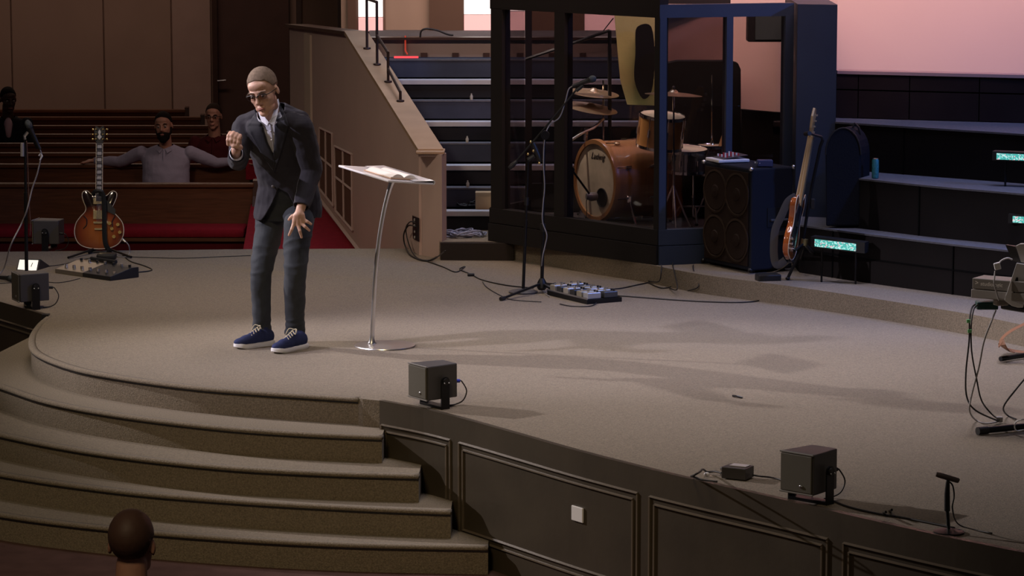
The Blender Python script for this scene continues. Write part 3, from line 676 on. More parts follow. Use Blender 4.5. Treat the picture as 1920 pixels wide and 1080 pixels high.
# ================================================================== PEDALBOARDS AND FLOOR GEAR
def along_box(p0, p1, w):
    d_ = (p1 - p0); L = d_.length; d_.normalize(); n_ = V((-d_.y, d_.x, 0)); return d_, n_, L
pa, pb = P(1026, 553, 0), P(1101, 571, 0); d_, n_, L = along_box(pa, pb, .2)
pbd = thing('pedalboard', 'guitar pedalboard crowded with small silver pedals beside the boom stand', 'pedalboard', (pa + pb) / 2)
Rb = RZ(atan2(d_.y, d_.x))
cb_ = (pa + pb) / 2 + n_ * 0.13
MB().slab([pa + V((0, 0, 0.0)), pb, pb + n_ * 0.27, pa + n_ * 0.27], (0, 0, 0.03)).build('board', BLACKM, pbd)
MB().tube([pa + V((0, 0, 0.036)), pb + V((0, 0, 0.036))], 0.006, 6).build('edge_rail', STEEL, pbd)
cols = [(0.50, 0.46, 0.38), (0.10, 0.10, 0.10), (0.62, 0.58, 0.50), (0.06, 0.06, 0.06), (0.40, 0.36, 0.26), (0.5, 0.5, 0.5)]
for r_ in range(2):
    for i in range(6):
        c = pa + d_ * (0.045 + i * (L - 0.09) / 5) + n_ * (0.065 + r_ * 0.13)
        c_ = cols[(i + r_ * 2) % 6]; pm = mat('pedal_%d' % ((i + r_ * 2) % 6), c_, 0.35, 0.4)
        pd = MB().bbox(c + V((0, 0, 0.052)), (0.062, 0.105, 0.042), 0.005, Rb).build('pedal', pm, pbd)
        for k_ in (-0.016, 0.016): MB().cyl(c + d_ * k_ + n_ * 0.03 + V((0, 0, .07)), c + d_ * k_ + n_ * 0.03 + V((0, 0, .085)), 0.007, n=8).build('knob', BLACK if i % 2 else STEEL, pd)
        MB().cyl(c - n_ * 0.03 + V((0, 0, .07)), c - n_ * 0.03 + V((0, 0, .088)), 0.008, n=8).build('footswitch', CHROME, pd)
cable('pedal_cable', [P(1100, 560, 0.03), P(1106, 566, 0.006), P(1118, 568, 0.006), P(1105, 574, 0.006), P(1072, 574, 0.006), P(1050, 570, 0.006)], 0.004, 'black cable coiled in front of the pedalboard')
pa, pb = P(103, 512, 0), P(207, 527, 0); d_, n_, L = along_box(pa, pb, .2); Rb = RZ(atan2(d_.y, d_.x))
fx = thing('foot_controller', 'silver and black multi-effect foot controller near the tilted microphone', 'pedalboard', (pa + pb) / 2)
sec = [(0, 0), (0.26, 0), (0.26, 0.075), (0.20, 0.075), (0.0, 0.03)]
MB().slab([pa + n_ * a + V((0, 0, z)) for a, z in sec], d_ * L * 0.5).build('housing', mat('silver_housing', (0.30, 0.27, 0.22), 0.3, 0.8), fx, bevel=0.004)
MB().slab([pa + d_ * L * 0.5 + n_ * a + V((0, 0, z)) for a, z in sec], d_ * L * 0.5).build('expression_treadle', BLACK, fx, bevel=0.004)
for i in range(7):
    c = pa + d_ * (0.04 + i * (L - 0.08) / 6); MB().cyl(c + n_ * 0.07 + V((0, 0, .04)), c + n_ * 0.07 + V((0, 0, .062)), 0.012, n=10).build('footswitch', CHROME, fx, smooth='auto')
    MB().cyl(c + n_ * 0.21 + V((0, 0, .07)), c + n_ * 0.21 + V((0, 0, .092)), 0.010, n=10).build('knob', STEEL if i % 2 else BLACK, fx, smooth='auto')
MB().tube([pa + d_ * 0.1 + n_ * 0.25 + V((0, 0, 0.09)), pa + d_ * 0.38 + n_ * 0.25 + V((0, 0, 0.09))], 0.014, 8).build('top_bar', BLACK, fx)
# lit floor unit
q = [(33, 505), (68, 508), (72, 488), (37, 487)]
Yf = P(50, 507, 0).y
pts = [D(a, b_, Yf + (0.10 if i > 1 else 0)) for i, (a, b_) in enumerate(q)]
tr = thing('light_box_tuner', 'small black floor unit with a bright white lit face behind the corner speaker', 'tuner', P(55, 508, 0))
zb = [V((p.x, p.y, 0.004)) for p in pts]
b = MB(); b.add([V((pts[0].x - .01, pts[0].y, 0)), V((pts[1].x + .01, pts[1].y, 0)), V((pts[1].x + .07, pts[1].y + .22, 0)), V((pts[0].x + .03, pts[0].y + .22, 0)),
                 pts[0] + V((-.01, .006, 0)), pts[1] + V((.01, .006, 0)), pts[2] + V((.012, .012, .006)), pts[3] + V((-.006, .012, .006))],
                [(0, 3, 2, 1), (0, 1, 5, 4), (4, 5, 6, 7), (1, 2, 6, 5), (2, 3, 7, 6), (3, 0, 4, 7)]); b.build('housing', BLACK, tr)
LIT = mat('lit_screen', (0.9, 0.9, 0.85), 0.4, emit=(1.0, 0.95, 0.82), estr=0.75)
MB().slab([pts[0], pts[1], pts[2], pts[3]], (0, -0.004, 0.001)).build('lit_face', LIT, tr)
for i in range(2):
    a = pts[0].lerp(pts[1], 0.3 + .35 * i); c = pts[3].lerp(pts[2], 0.45 + .3 * i); MB().tube([a.lerp(c, .35) + V((0, -.006, 0)), a.lerp(c, .75) + V((0, -.006, 0))], 0.003, 5).build('indicator', BLACK, tr)
tag(mic_body(P(-14, 519, 0.025), P(28, 523, 0.022), None, 'handheld_microphone'), 'grey handheld microphone lying on the carpet by the lit floor unit', 'microphone')
# direct box
c = P(1383, 897, 0)
db = thing('direct_box', 'small black direct box with jack sockets at the front stage edge', 'audio box', c)
MB().bbox(c + V((0, 0, 0.032)), (0.125, 0.10, 0.055), 0.004, RZ(-0.5)).build('case', mat('box_charcoal', (0.055, 0.05, 0.05), 0.45), db)
MB().box(c + V((0.01, 0.005, 0.062)), (0.085, 0.055, 0.003), RZ(-0.5)).build('top_label', mat('label_grey', (0.45, 0.42, 0.42), 0.5), db)
for i in range(3):
    for j in range(2):
        p = c + RZ(-0.5) @ V((-0.066, -0.03 + 0.03 * i, 0)) + V((0, 0, 0.02 + 0.024 * j)); MB().cyl(p, p + RZ(-0.5) @ V((-0.008, 0, 0)), 0.009, n=8).build('jack', STEEL, db)
cable('box_lead', [c + V((0.07, -0.02, 0.02)), P(1425, 893, 0.02), P(1450, 896, 0.006), P(1478, 905, 0.006), P(1500, 922, 0.006)], 0.004, 'black lead running from the direct box to the edge speaker')
cable('box_lead', [c + V((-0.075, 0, 0.025)), P(1340, 884, 0.02), P(1326, 885, 0.015), P(1318, 880, 0.05), P(1312, 885, 0.11), P(1303, 890, 0.115), P(1296, 893, 0.08), P(1299, 893, 0.02), P(1318, 900, 0.008), P(1345, 903, 0.006)], 0.005, 'black lead standing in a loop beside the direct box')
MB().ell(P(1325, 889, 0.012), (0.014, 0.01, 0.01)).build('white_connector', WHITE)
tag(bpy.data.objects['white_connector'], 'white cable connector lying beside the looped lead', 'connector')
for k_, (px, py) in enumerate(((1657, 952), (1668, 948))):
    tag(MB().tube([P(px, py + 10, 0.0), P(px + 4, py + 8, 0.045)], 0.006, 8).build('cable_plug', BLACKM, smooth='auto'), ('black plug standing up at the stage edge, nearer the monitor speaker' if k_ == 0 else 'black plug standing up at the stage edge, nearer the short stand'), 'plug')
cable('edge_cable', [P(1560, 938, 0.006), P(1590, 950, 0.006), P(1640, 962, 0.006), P(1700, 972, 0.006), P(1790, 990, 0.006)], 0.005, 'black cable along the stage edge past the front speaker')

# ================================================================== FLOOR CABLES
def floorcable(pts, lab, r=0.0045, m=None, z=0.005, name='floor_cable'):
    cable(name, [P(a, b_, z) for a, b_ in pts], r, lab, m or CABLE, 6)
floorcable([(1101, 545), (1160, 541), (1200, 533), (1240, 526), (1260, 536), (1240, 540), (1215, 530)], 'black cable curving from the pedalboard toward the booth corner')
floorcable([(1105, 551), (1180, 556), (1290, 564), (1380, 567), (1425, 563), (1440, 552)], 'long black cable lying across the carpet toward the bass cabinet')
floorcable([(792, 487), (830, 500), (855, 510), (872, 500), (862, 505), (885, 515), (905, 525), (950, 535), (1000, 540)], 'thin cable wandering from the wall pillar to the round base')
floorcable([(905, 528), (912, 538), (935, 552), (960, 562), (1015, 566)], 'thin dark cable curling in front of the tripod foot', 0.003)
floorcable([(230, 478), (245, 490), (270, 498), (285, 506), (262, 510), (215, 512)], 'black cable curled on the carpet beside the sunburst guitar')
floorcable([(205, 480), (330, 484), (420, 481), (470, 479)], 'thin cable running along the back of the stage to the speaker\'s feet', 0.003)
floorcable([(60, 500), (110, 497), (170, 484), (230, 481)], 'thin cable between lit floor unit and guitar stand', 0.003)
floorcable([(-40, 532), (20, 530), (60, 526), (110, 530), (150, 522)], 'thin cable passing in front of the foot controller', 0.003)
tag(MB().bbox(P(883, 515, 0.012), (0.05, 0.03, 0.02), 0.006).build('cable_joint', BLACK), 'black cable joint lying on the open carpet behind the lectern', 'connector')
# tangles
def tangle(name, lab, cpx, rad, n, m, seed, z=0.0, hz=0.05, r=0.004, group=None):
    rd = random.Random(seed); b = MB(); c = P(cpx[0], cpx[1], z)
    for i in range(n):
        pts = []; a = rd.random() * 6.28; rr_ = rad * (0.4 + 0.6 * rd.random()); ox, oy = rd.uniform(-.3, .3) * rad, rd.uniform(-.3, .3) * rad
        for k_ in range(9):
            a += rd.uniform(0.4, 0.9); q_ = rr_ * rd.uniform(0.6, 1.1)
            pts.append(c + V((ox + q_ * cos(a), oy + q_ * sin(a) * 0.8, 0.006 + abs(rd.gauss(0, hz)))))
        b.tube(catmull(pts, 5), r, 6)
    o = b.build(name, m, smooth=True); return tag(o, lab, 'cables')
tangle('cable_tangle', 'tangle of grey cables heaped on the platform at the booth corner', (1290, 488), 0.16, 9, CABLEG, 3, 0.13, 0.07)
tangle('cable_tangle', 'heap of pale cables coloured as blue-lit on the platform beside the wall pillar', (868, 444), 0.17, 12, mat('blue_lit_cable', (0.22, 0.23, 0.32), 0.5), 5, 0.13, 0.02, 0.006)  # blue light is put into the cable colour
tangle('cable_tangle', 'dark cables lying loose on the choir steps beside the cardboard box', (888, 388), 0.18, 7, CABLE, 6, 0.278, 0.02)
for i, pts in enumerate(([(1240, 505), (1235, 512), (1210, 525)], [(1300, 505), (1310, 520), (1290, 545), (1262, 548)], [(1262, 500), (1270, 525), (1255, 540)])):
    cable('hanging_cable', [P(pts[0][0], pts[0][1] - 8, 0.14), P(pts[0][0], pts[0][1], 0.139), P(pts[1][0], pts[1][1] + 16, 0.05), P(pts[2][0], pts[2][1], 0.006)] , 0.0045, ['cable dropping off the platform edge at the booth corner', 'cable dropping off the platform edge nearest the bass cabinet', 'cable dropping off the platform edge between two others'][i])
cable('wall_cable', [wallpt(779, 425, -0.03), wallpt(766, 423, -0.05), wallpt(757, 440, -0.05), wallpt(760, 462, -0.04), P(772, 480, 0.008), P(800, 489, 0.008), P(825, 478, 0.01)], 0.006, 'thick black cable hanging from the wall connector plate')
cable('wall_cable', [wallpt(779, 418, -0.03), wallpt(769, 416, -0.06), wallpt(761, 430, -0.06), wallpt(768, 462, -0.05), P(783, 484, 0.008), P(810, 487, 0.014), P(835, 470, 0.15)], 0.005, 'second black cable from the wall plate looping up onto the platform')

# ================================================================== SEMI-HOLLOW GUITAR
GY = P(188, 474, 0).y
GO = P(188, 474, 0)
tilt = Matrix.Rotation(radians(-11), 3, 'X')
def gl(zx, zy, off=0.0):     # zoomed outline coordinates -> guitar plane
    x = ((zx / 3) - 187.5) / 252.0; z = (470 - (180 + zy / 3)) / 249.0
    return GO + V((0, 0, 0.01)) + tilt @ V((x, -off, z))
out = [(545, 548), (515, 550), (497, 535), (480, 530), (465, 540), (462, 562), (472, 595), (484, 625), (478, 650), (455, 675), (430, 710), (420, 755), (426, 795), (448, 830), (490, 850), (560, 858), (628, 850), (670, 828), (694, 790), (700, 750), (690, 708), (664, 675), (640, 650), (634, 625), (645, 598), (657, 568), (658, 545), (642, 533), (622, 538), (603, 556), (578, 562)]
op = catmull([V((a, b_, 0)) for a, b_ in out], 4, True)
eg = thing('semi_hollow_guitar', 'sunburst semi-hollow electric guitar with cream binding on a floor stand', 'guitar', GO)
def sunburst(name, c_in, c_mid, c_out, cx, cz, rad):
    m = mat(name, c_in, 0.12, coat=0.8); nt = m.node_tree; b = nt.nodes['Principled BSDF']
    tc = nt.nodes.new('ShaderNodeTexCoord'); mp = nt.nodes.new('ShaderNodeMapping'); mp.vector_type = 'POINT'
    mp.inputs['Location'].default_value = (-cx / rad, 0, -cz / rad); mp.inputs['Scale'].default_value = (1 / rad, 0.0, 1 / rad)
    g = nt.nodes.new('ShaderNodeTexGradient'); g.gradient_type = 'SPHERICAL'; r = nt.nodes.new('ShaderNodeValToRGB')
    nt.links.new(tc.outputs['Object'], mp.inputs[0]); nt.links.new(mp.outputs[0], g.inputs[0]); nt.links.new(g.outputs[0], r.inputs[0])
    e = r.color_ramp.elements; e[0].position = 0.08; e[0].color = tuple(c_out) + (1,); e[1].position = 0.75; e[1].color = tuple(c_in) + (1,)
    x = e.new(0.38); x.color = tuple(c_mid) + (1,)
    nt.links.new(r.outputs[0], b.inputs['Base Color']); return m
SUN = sunburst('sunburst_maple', (0.42, 0.13, 0.03), (0.24, 0.05, 0.015), (0.012, 0.004, 0.003), 0.0, 0.16, 0.23)
b = MB(); n = len(op)
for off, sc_ in ((0.0, 1.0), (0.045, 1.0), (0.053, 0.90)):
    for p in op: b.v.append(gl(560 + (p.x - 560) * sc_, 730 + (p.y - 730) * sc_, off))
b.v.append(gl(560, 730, 0.056)); b.f = [tuple(range(n))]
for l in range(2):
    for i in range(n): j = (i + 1) % n; b.f.append((l * n + i, l * n + j, (l + 1) * n + j, (l + 1) * n + i))
for i in range(n): b.f.append((2 * n + i, 2 * n + (i + 1) % n, 3 * n))
b.build('body', SUN, eg, smooth='auto')
CREAM = mat('cream_binding', (0.62, 0.52, 0.38), 0.3)
pts = [gl(p.x, p.y, 0.045) for p in op]; MB().tube(pts + [pts[0]], 0.0038, 6, caps=False).build('binding', CREAM, eg, smooth=True)
PICK = mat('gold_pickup', (0.75, 0.62, 0.36), 0.25, 0.9)
def gbox(x0, y0, x1, y1, o0, o1, name, m, parent=eg):
    q = [gl(x0, y0, o0), gl(x1, y0, o0), gl(x1, y1, o0), gl(x0, y1, o0)]; return MB().slab(q, gl(x0, y0, o1) - gl(x0, y0, o0)).build(name, m, parent)
gbox(528, 572, 580, 606, 0.054, 0.066, 'pickup', PICK); gbox(528, 642, 578, 690, 0.054, 0.066, 'pickup', PICK)
gbox(530, 705, 582, 716, 0.054, 0.070, 'bridge', PICK); gbox(536, 742, 580, 752, 0.054, 0.068, 'tailpiece', PICK)
pk_ = MB().slab([gl(a, b_, 0.058) for a, b_ in ((586, 575), (612, 590), (655, 640), (650, 668), (590, 640))], gl(0, 0, 0.061) - gl(0, 0, 0.058)).build('pickguard', BLACK, eg)
for a, b_ in ((622, 715), (668, 722), (634, 745), (680, 765), (646, 790)): MB().cyl(gl(a, b_, 0.052), gl(a, b_, 0.072), 0.013, n=12).build('knob', GOLD, eg, smooth='auto')
for sgn in (-1, 1):
    cx = 487 if sgn < 0 else 638
    MB().tube(catmull([gl(cx + 14 * -sgn * -1, 672, 0.056), gl(cx + 2, 690, 0.0575), gl(cx - 4 * sgn, 710, 0.0575), gl(cx, 728, 0.0575), gl(cx - 16 * 1, 744, 0.056)], 5), 0.0055, 6, flat=0.5).build('sound_hole', BLACK, eg)
gbox(541, 262, 580, 590, 0.044, 0.062, 'neck', mat('neck_mahogany', (0.10, 0.03, 0.015), 0.3)); FB = gbox(543, 265, 578, 590, 0.062, 0.068, 'fretboard', mat('ebony', (0.025, 0.018, 0.015), 0.35))
for x in (542, 579): gbox(x - 1.5, 265, x + 1.5, 590, 0.060, 0.0685, 'neck_binding', CREAM)
PEARL = mat('pearl_inlay', (0.70, 0.68, 0.62), 0.25)
for y0 in (275, 312, 348, 384, 418, 450, 480, 508, 534): gbox(549, y0, 573, y0 + 17, 0.068, 0.0690, 'inlay', PEARL, FB)
for i in range(18): gbox(543, 268 + i * 17.5, 578, 269.5 + i * 17.5, 0.068, 0.0698, 'fret', STEEL, FB)
for i in range(6):
    x = 549 + i * 4.8; MB().tube([gl(x, 262, 0.073), gl(x, 708, 0.073)], 0.0007, 4).build('string', STEEL, eg)
hs = MB().slab([gl(a, b_, 0.050) for a, b_ in ((544, 265), (536, 246), (530, 195), (538, 166), (552, 172), (560, 178), (568, 172), (582, 166), (592, 195), (586, 246), (577, 265))], gl(0, 0, 0.064) - gl(0, 0, 0.050)).build('headstock', BLACK, eg)
MB().slab([gl(a, b_, 0.0655) for a, b_ in ((560, 185), (568, 200), (564, 215), (574, 228), (560, 244), (548, 228), (557, 215), (552, 200))], gl(0, 0, 0.0665) - gl(0, 0, 0.0655)).build('headstock_inlay', PEARL, hs)
for sx in (-1, 1):
    for y in (185, 213, 240):
        MB().cyl(gl(561 + sx * 20, y, 0.064), gl(561 + sx * 20, y, 0.078), 0.005, n=8).build('tuner_post', GOLD, hs)
        MB().ell(gl(561 + sx * 40, y, 0.055), (0.010, 0.006, 0.008)).build('tuner_button', GOLD, hs, smooth=True)
        MB().tube([gl(561 + sx * 26, y, 0.055), gl(561 + sx * 40, y, 0.055)], 0.003, 6).build('tuner_shaft', GOLD, hs)
sp_ = catmull([gl(x, y, o) for x, y, o in ((560, 545, .075), (583, 552, .085), (590, 600, .082), (592, 680, .078), (593, 760, .078), (600, 830, .082), (622, 872, .075), (612, 888, .05))], 6)
MB().tube(sp_, 0.020, 8, up=(0, -1, 0), flat=0.12).build('strap', mat('black_strap', (0.020, 0.022, 0.026), 0.7, bump=0.3, bscale=200), eg, smooth='auto')
MB().tube(catmull([gl(524, 548, .06), gl(540, 535, .075), gl(562, 532, .08), gl(584, 542, .075)], 4), 0.015, 8).build('strap_knot', BLACK, eg, smooth=True)
gs = thing('guitar_stand', 'low black guitar stand under the sunburst semi-hollow guitar', 'guitar stand', GO + V((0.02, 0.1, 0)))
MB().tube([GO + V((0, 0.02, 0.03)), GO + V((0, 0.14, 0.40))], 0.012, 8).build('upright', BLACKM, gs)
for dx in (-0.07, 0.07): MB().tube([GO + V((0, 0.08, 0.035)), GO + V((dx, 0.02, 0.012)), GO + V((dx, -0.085, 0.008)), GO + V((dx, -0.09, 0.04))], 0.010, 8).build('cradle_arm', BLACK, gs)
for tx, ty in ((128, 483), (246, 482), (200, 468)): MB().tube([GO + V((0.0, 0.08, 0.04)), P(tx, ty, 0.012)], 0.009, 8).build('leg', BLACKM, gs)
MB().bbox(P(200, 481, 0.03), (0.14, 0.12, 0.05), 0.015).build('hub', BLACK, gs, smooth='auto')
cable('guitar_cable', [gl(694, 805, .03), gl(708, 815, .03), gl(728, 840, .03), gl(730, 880, .02), P(235, 482, 0.006), P(215, 480, .006)], 0.0045, 'pale lead plugged into the side of the semi-hollow guitar', CABLEG)
MB().tube([gl(688, 800, .03), gl(708, 818, .03)], 0.009, 8).build('jack_plug', STEEL, eg)

tag(MB().tube([P(1374, 742, .006), P(1382, 743, .010), P(1392, 746, .004)], .006, 6).build('dark_clip', BLACK), 'tiny dark clip lying alone on the open carpet', 'clip')
# ================================================================== DRUM BOOTH
PZ = 0.13
B0 = P(919, 451, PZ); B1 = P(1234, 497, PZ); B2 = V((B1.x + 0.95, B1.y + 0.29, PZ)); B3 = V((2.08, 22.5, PZ)); B4 = V((0.10, 22.52, PZ))
ZT = 1.935
GL = glass_mat('booth_glass', (0.75, 0.71, 0.72), 0.10)
bo = thing('drum_booth', 'tall glass drum isolation booth framed in dark posts coloured blue on the lit side', 'drum booth', (B1.x, B1.y, PZ))
def seg_box(a, c, s0, s1, z0, z1, th, name, m, off=0.0, parent=None):
    t = (c - a); t.z = 0; t.normalize(); nr = V((t.y, -t.x, 0))
    p0 = a + t * s0 + nr * off; p1 = a + t * s1 + nr * off
    return MB().prism([p0, p1, p1 - nr * th, p0 - nr * th], z0, z1).build(name, m, parent or bo)
def pxs(a, c, px):        # distance along a wall at which a picture column is met
    t = (c - a); L = Vector((t.x, t.y)).length; t = t / L
    best = 0; bd = 1e9
    for i in range(401):
        p = a + t * (L * i / 400); u = 960 + FPX * p.x / (p.y * cos(PITCH) + (HC - 1.0) * sin(PITCH))
        if abs(u - px) < bd: bd = abs(u - px); best = L * i / 400
    return best
SHADEP = mat('booth_paint_shaded', (0.020, 0.018, 0.018), 0.7, bump=0.05, bscale=80)  # shaded copy of the booth paint, for the face turned from the blue light
L01 = (B1 - B0).length; L12 = (B2 - B1).length
# front-left face
seg_box(B0, B1, 0, L01, PZ, 0.262, 0.10, 'base_board', SHADEP, 0.02)
seg_box(B0, B1, 0, L01, 0.268, 0.375, 0.09, 'sill_board', SHADEP, 0.008)
seg_box(B0, B1, 0, L01, 1.845, ZT + 0.04, 0.08, 'top_rail', SHADEP)
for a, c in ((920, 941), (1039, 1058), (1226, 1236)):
    s0, s1 = pxs(B0, B1, a), pxs(B0, B1, c); seg_box(B0, B1, s0, s1, 0.375, 1.85, 0.08, 'post', SHADEP)
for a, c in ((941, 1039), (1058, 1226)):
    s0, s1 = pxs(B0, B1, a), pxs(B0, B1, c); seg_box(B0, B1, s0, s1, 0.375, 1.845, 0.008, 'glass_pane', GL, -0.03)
# right face
seg_box(B1, B2, 0, L12, PZ, 0.262, 0.10, 'base_board', BLUELIT, 0.02)
seg_box(B1, B2, 0, L12, 0.268, 0.375, 0.09, 'sill_board', BLUELIT, 0.008)
seg_box(B1, B2, 0, L12, 1.845, ZT, 0.08, 'top_rail', BLUELIT)
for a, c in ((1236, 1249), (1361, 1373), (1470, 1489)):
    s0, s1 = pxs(B1, B2, a), pxs(B1, B2, c); seg_box(B1, B2, s0, s1, 0.375, 1.85, 0.08, 'post', BLUELIT, 0.002)
for a, c in ((1249, 1361), (1373, 1470)):
    s0, s1 = pxs(B1, B2, a), pxs(B1, B2, c); seg_box(B1, B2, s0, s1, 0.375, 1.845, 0.008, 'glass_pane', GL, -0.03)
# side panel at right of it
sp0 = D(1492, 300, 20.72); sp1 = D(1566, 300, 20.62)
MB().prism([V((sp0.x, sp0.y, 0)), V((sp1.x, sp1.y, 0)), V((sp1.x + 0.04, sp1.y + 1.4, 0)), V((sp0.x + 0.04, sp0.y + 1.4, 0))], 0.46, ZT).build('side_panel', BLUELIT, bo)
# back faces
for a, c in ((B4, B3),):
    Lb = (c - a).length
    seg_box(a, c, 0, Lb, PZ, 0.50, 0.06, 'base_board', SHADEP); seg_box(a, c, 0, Lb, 1.86, ZT, 0.06, 'top_rail', SHADEP)
    for s in (0.0, Lb - 0.05): seg_box(a, c, s, s + 0.05, 0.5, 1.87, 0.06, 'post', SHADEP)
    seg_box(a, c, 0.05, Lb - 0.05, 0.5, 1.86, 0.008, 'glass_pane', GL)
seg_box(B4, B0, 0, (B0 - B4).length, PZ, 0.38, 0.05, 'base_board', SHADEP); seg_box(B4, B0, 0, (B0 - B4).length, 1.86, ZT, 0.05, 'top_rail', SHADEP)
seg_box(B4, B0, 0.03, (B0 - B4).length - 0.1, 0.38, 1.86, 0.008, 'glass_pane', GL)
MB().prism([B0 + V((0.12, 0.05, 0)), B1 + V((0, 0.15, 0)), B2 + V((-0.1, 0.12, 0)), B3 + V((-0.06, -0.07, 0)), B4 + V((0.06, -0.07, 0))], PZ, 0.29).build('booth_floor', mat('booth_floor', (0.06, 0.05, 0.05), 0.8), bo)
# acoustic panels inside
ol = MB(); q = [D(1152, 26, 22.40), D(1232, 26, 22.34), D(1232, 198, 22.34), D(1176, 196, 22.38), D(1163, 150, 22.39)]
tag(ol.slab(q, (0.0, 0.05, 0)).build('acoustic_curtain', mat('olive_curtain', (0.42, 0.44, 0.20), 0.9, bump=0.3, bscale=30, var=0.1)), 'olive green acoustic panel hung inside the booth behind the drums', 'acoustic panel')
bs_ = catmull([D(a, b_, 22.2) for a, b_ in ((1192, 60), (1200, 48), (1216, 46), (1224, 60), (1228, 110), (1222, 170), (1205, 185), (1190, 150), (1192, 100))], 4, True)
tag(MB().slab(bs_, (0, 0.06, 0)).build('black_gobo', mat('black_cloth', (0.010, 0.010, 0.010), 0.95)), 'black oval screen standing against the olive panel in the booth', 'screen')
sh = [D(1240, 430, 22.1), D(1240, 128, 22.1), D(1252, 119, 22.1), D(1270, 115, 22.1), D(1370, 115, 22.1), D(1384, 119, 22.1), D(1389, 130, 22.1), D(1389, 430, 22.1)]
tag(MB().slab(sh, (0, 0.18, 0)).build('black_absorber', mat('black_cloth', (0.010, 0.010, 0.010), 0.95)), 'large black round-shouldered absorber standing behind the drum stool corner', 'acoustic panel')
sh = [D(1391, 430, 21.9), D(1391, 206, 21.9), D(1474, 213, 21.9), D(1474, 430, 21.9)]
tag(MB().slab(sh, (0, 0.10, 0)).build('low_screen', mat('black_cloth', (0.010, 0.010, 0.010), 0.95)), 'low black screen inside the booth below the rose wall', 'acoustic panel')
spk = thing('hanging_speaker', 'dark green-grey loudspeaker hung under the booth top rail', 'speaker', D(1430, 78, 21.6))
c = D(1432, 50, 21.6); MB().bbox(c, (0.24, 0.2, 0.21), 0.008).build('cabinet', BLACK, spk)
MB().bbox(c + V((0.025, -0.105, 0.0)), (0.19, 0.012, 0.18), 0.004).build('grille', mat('speaker_green_grille', (0.06, 0.085, 0.085), 0.8), spk)
MB().box(D(1432, 22, 21.6), (0.05, 0.05, 0.06)).build('bracket', BLACKM, spk)
tag(MB().bbox(D(1462, 232, 21.9), (0.10, 0.08, 0.05), 0.01).build('power_strip', BLACK), 'black power unit with red lamps inside the booth', 'power unit')
po = bpy.data.objects['power_strip']
for px in (1466, 1471): MB().ell(D(px, 233, 21.84), (0.005, 0.005, 0.005)).build('red_lamp', mat('red_led', (1, .05, .05), .4, emit=(1, 0.08, 0.08), estr=3.0), po)

# ------------------------------------------------------------------ drums
spot('booth_fill', (0.16, 21.90, 1.83), (0.70, 21.72, 0.55), 55, (1.0, 0.86, 0.70), 95, 0.8, 0.012)  # added fill to brighten the drum head; the booth shows no lamp
HONEY = mat('honey_maple_shell', (0.31, 0.155, 0.070), 0.30, var=0.12, vscale=6, stretch=(8, 1, 1), coat=0.6)
HOOP = mat('hoop_maple', (0.33, 0.16, 0.06), 0.3, coat=0.5)
HEAD = mat('aged_drum_head', (0.56, 0.49, 0.37), 0.7, var=0.16, vscale=9)
def axisR(n):  # matrix whose z column is n
    return V(n).normalized().to_track_quat('Z', 'Y').to_matrix()
DY = 21.72
dc = D(1115, 338, DY); nrm_d = V((-sin(radians(60)), -cos(radians(60)), 0)); Rd = axisR(-nrm_d)
r_ = 0.285; dep = 0.44
bd = thing('bass_drum', 'honey maple bass drum with a cream ported front head', 'drum', (dc.x, dc.y, 0.29))
MB().lathe([(r_ - 0.012, 0.03), (r_ - 0.012, 0.035), (r_, 0.035), (r_, dep), (r_ - .01, dep)], dc, Rd, 48).build('shell', HONEY, bd, smooth='auto')
for z0 in (-0.004, dep - 0.03):
    MB().lathe([(r_ - 0.018, z0), (r_ + 0.012, z0), (r_ + 0.016, z0 + 0.01), (r_ + 0.016, z0 + 0.04), (r_ - 0.018, z0 + 0.04)], dc, Rd, 48, True).build('hoop', HOOP, bd, smooth='auto')
hd = MB().lathe([(0.001, 0.008), (r_ - 0.006, 0.008), (r_ - 0.004, 0.02), (0.001, 0.02)], dc, Rd, 48).build('front_head', HEAD, bd)
xr = V((cos(radians(60)), -sin(radians(60)), 0)); zu = V((0, 0, 1))
def hp_(u, v, o=0.0): return dc + xr * u + zu * v + nrm_d * o
MB().lathe([(0.001, 0), (0.064, 0.0), (0.064, 0.004), (0.001, 0.004)], hp_(0.10, -0.118, 0.0), Rd, 28).build('port_hole', mat('port_black', (0.008, 0.006, 0.006), 0.9), hd)
MB().lathe([(0.064, -0.004), (0.070, -0.004), (0.070, 0.004), (0.064, 0.004)], hp_(0.10, -0.118, 0.001), Rd, 28, True).build('port_ring', BLACK, hd)
for i in range(8):
    an = 2 * pi * (i + 0.5) / 8; rad = xr * cos(an) + zu * sin(an)
    for zz in (0.02, dep - 0.02):
        lg = dc - nrm_d * (zz + (0.10 if zz < .2 else -0.10)) + rad * (r_ + 0.012)
        MB().cyl(lg + nrm_d * 0.022, lg - nrm_d * 0.022, 0.010, n=8).build('lug', CHROME, bd, smooth='auto')
        MB().tube([lg, dc - nrm_d * zz + rad * (r_ + 0.018)], 0.0035, 6).build('tension_rod', CHROME, bd)
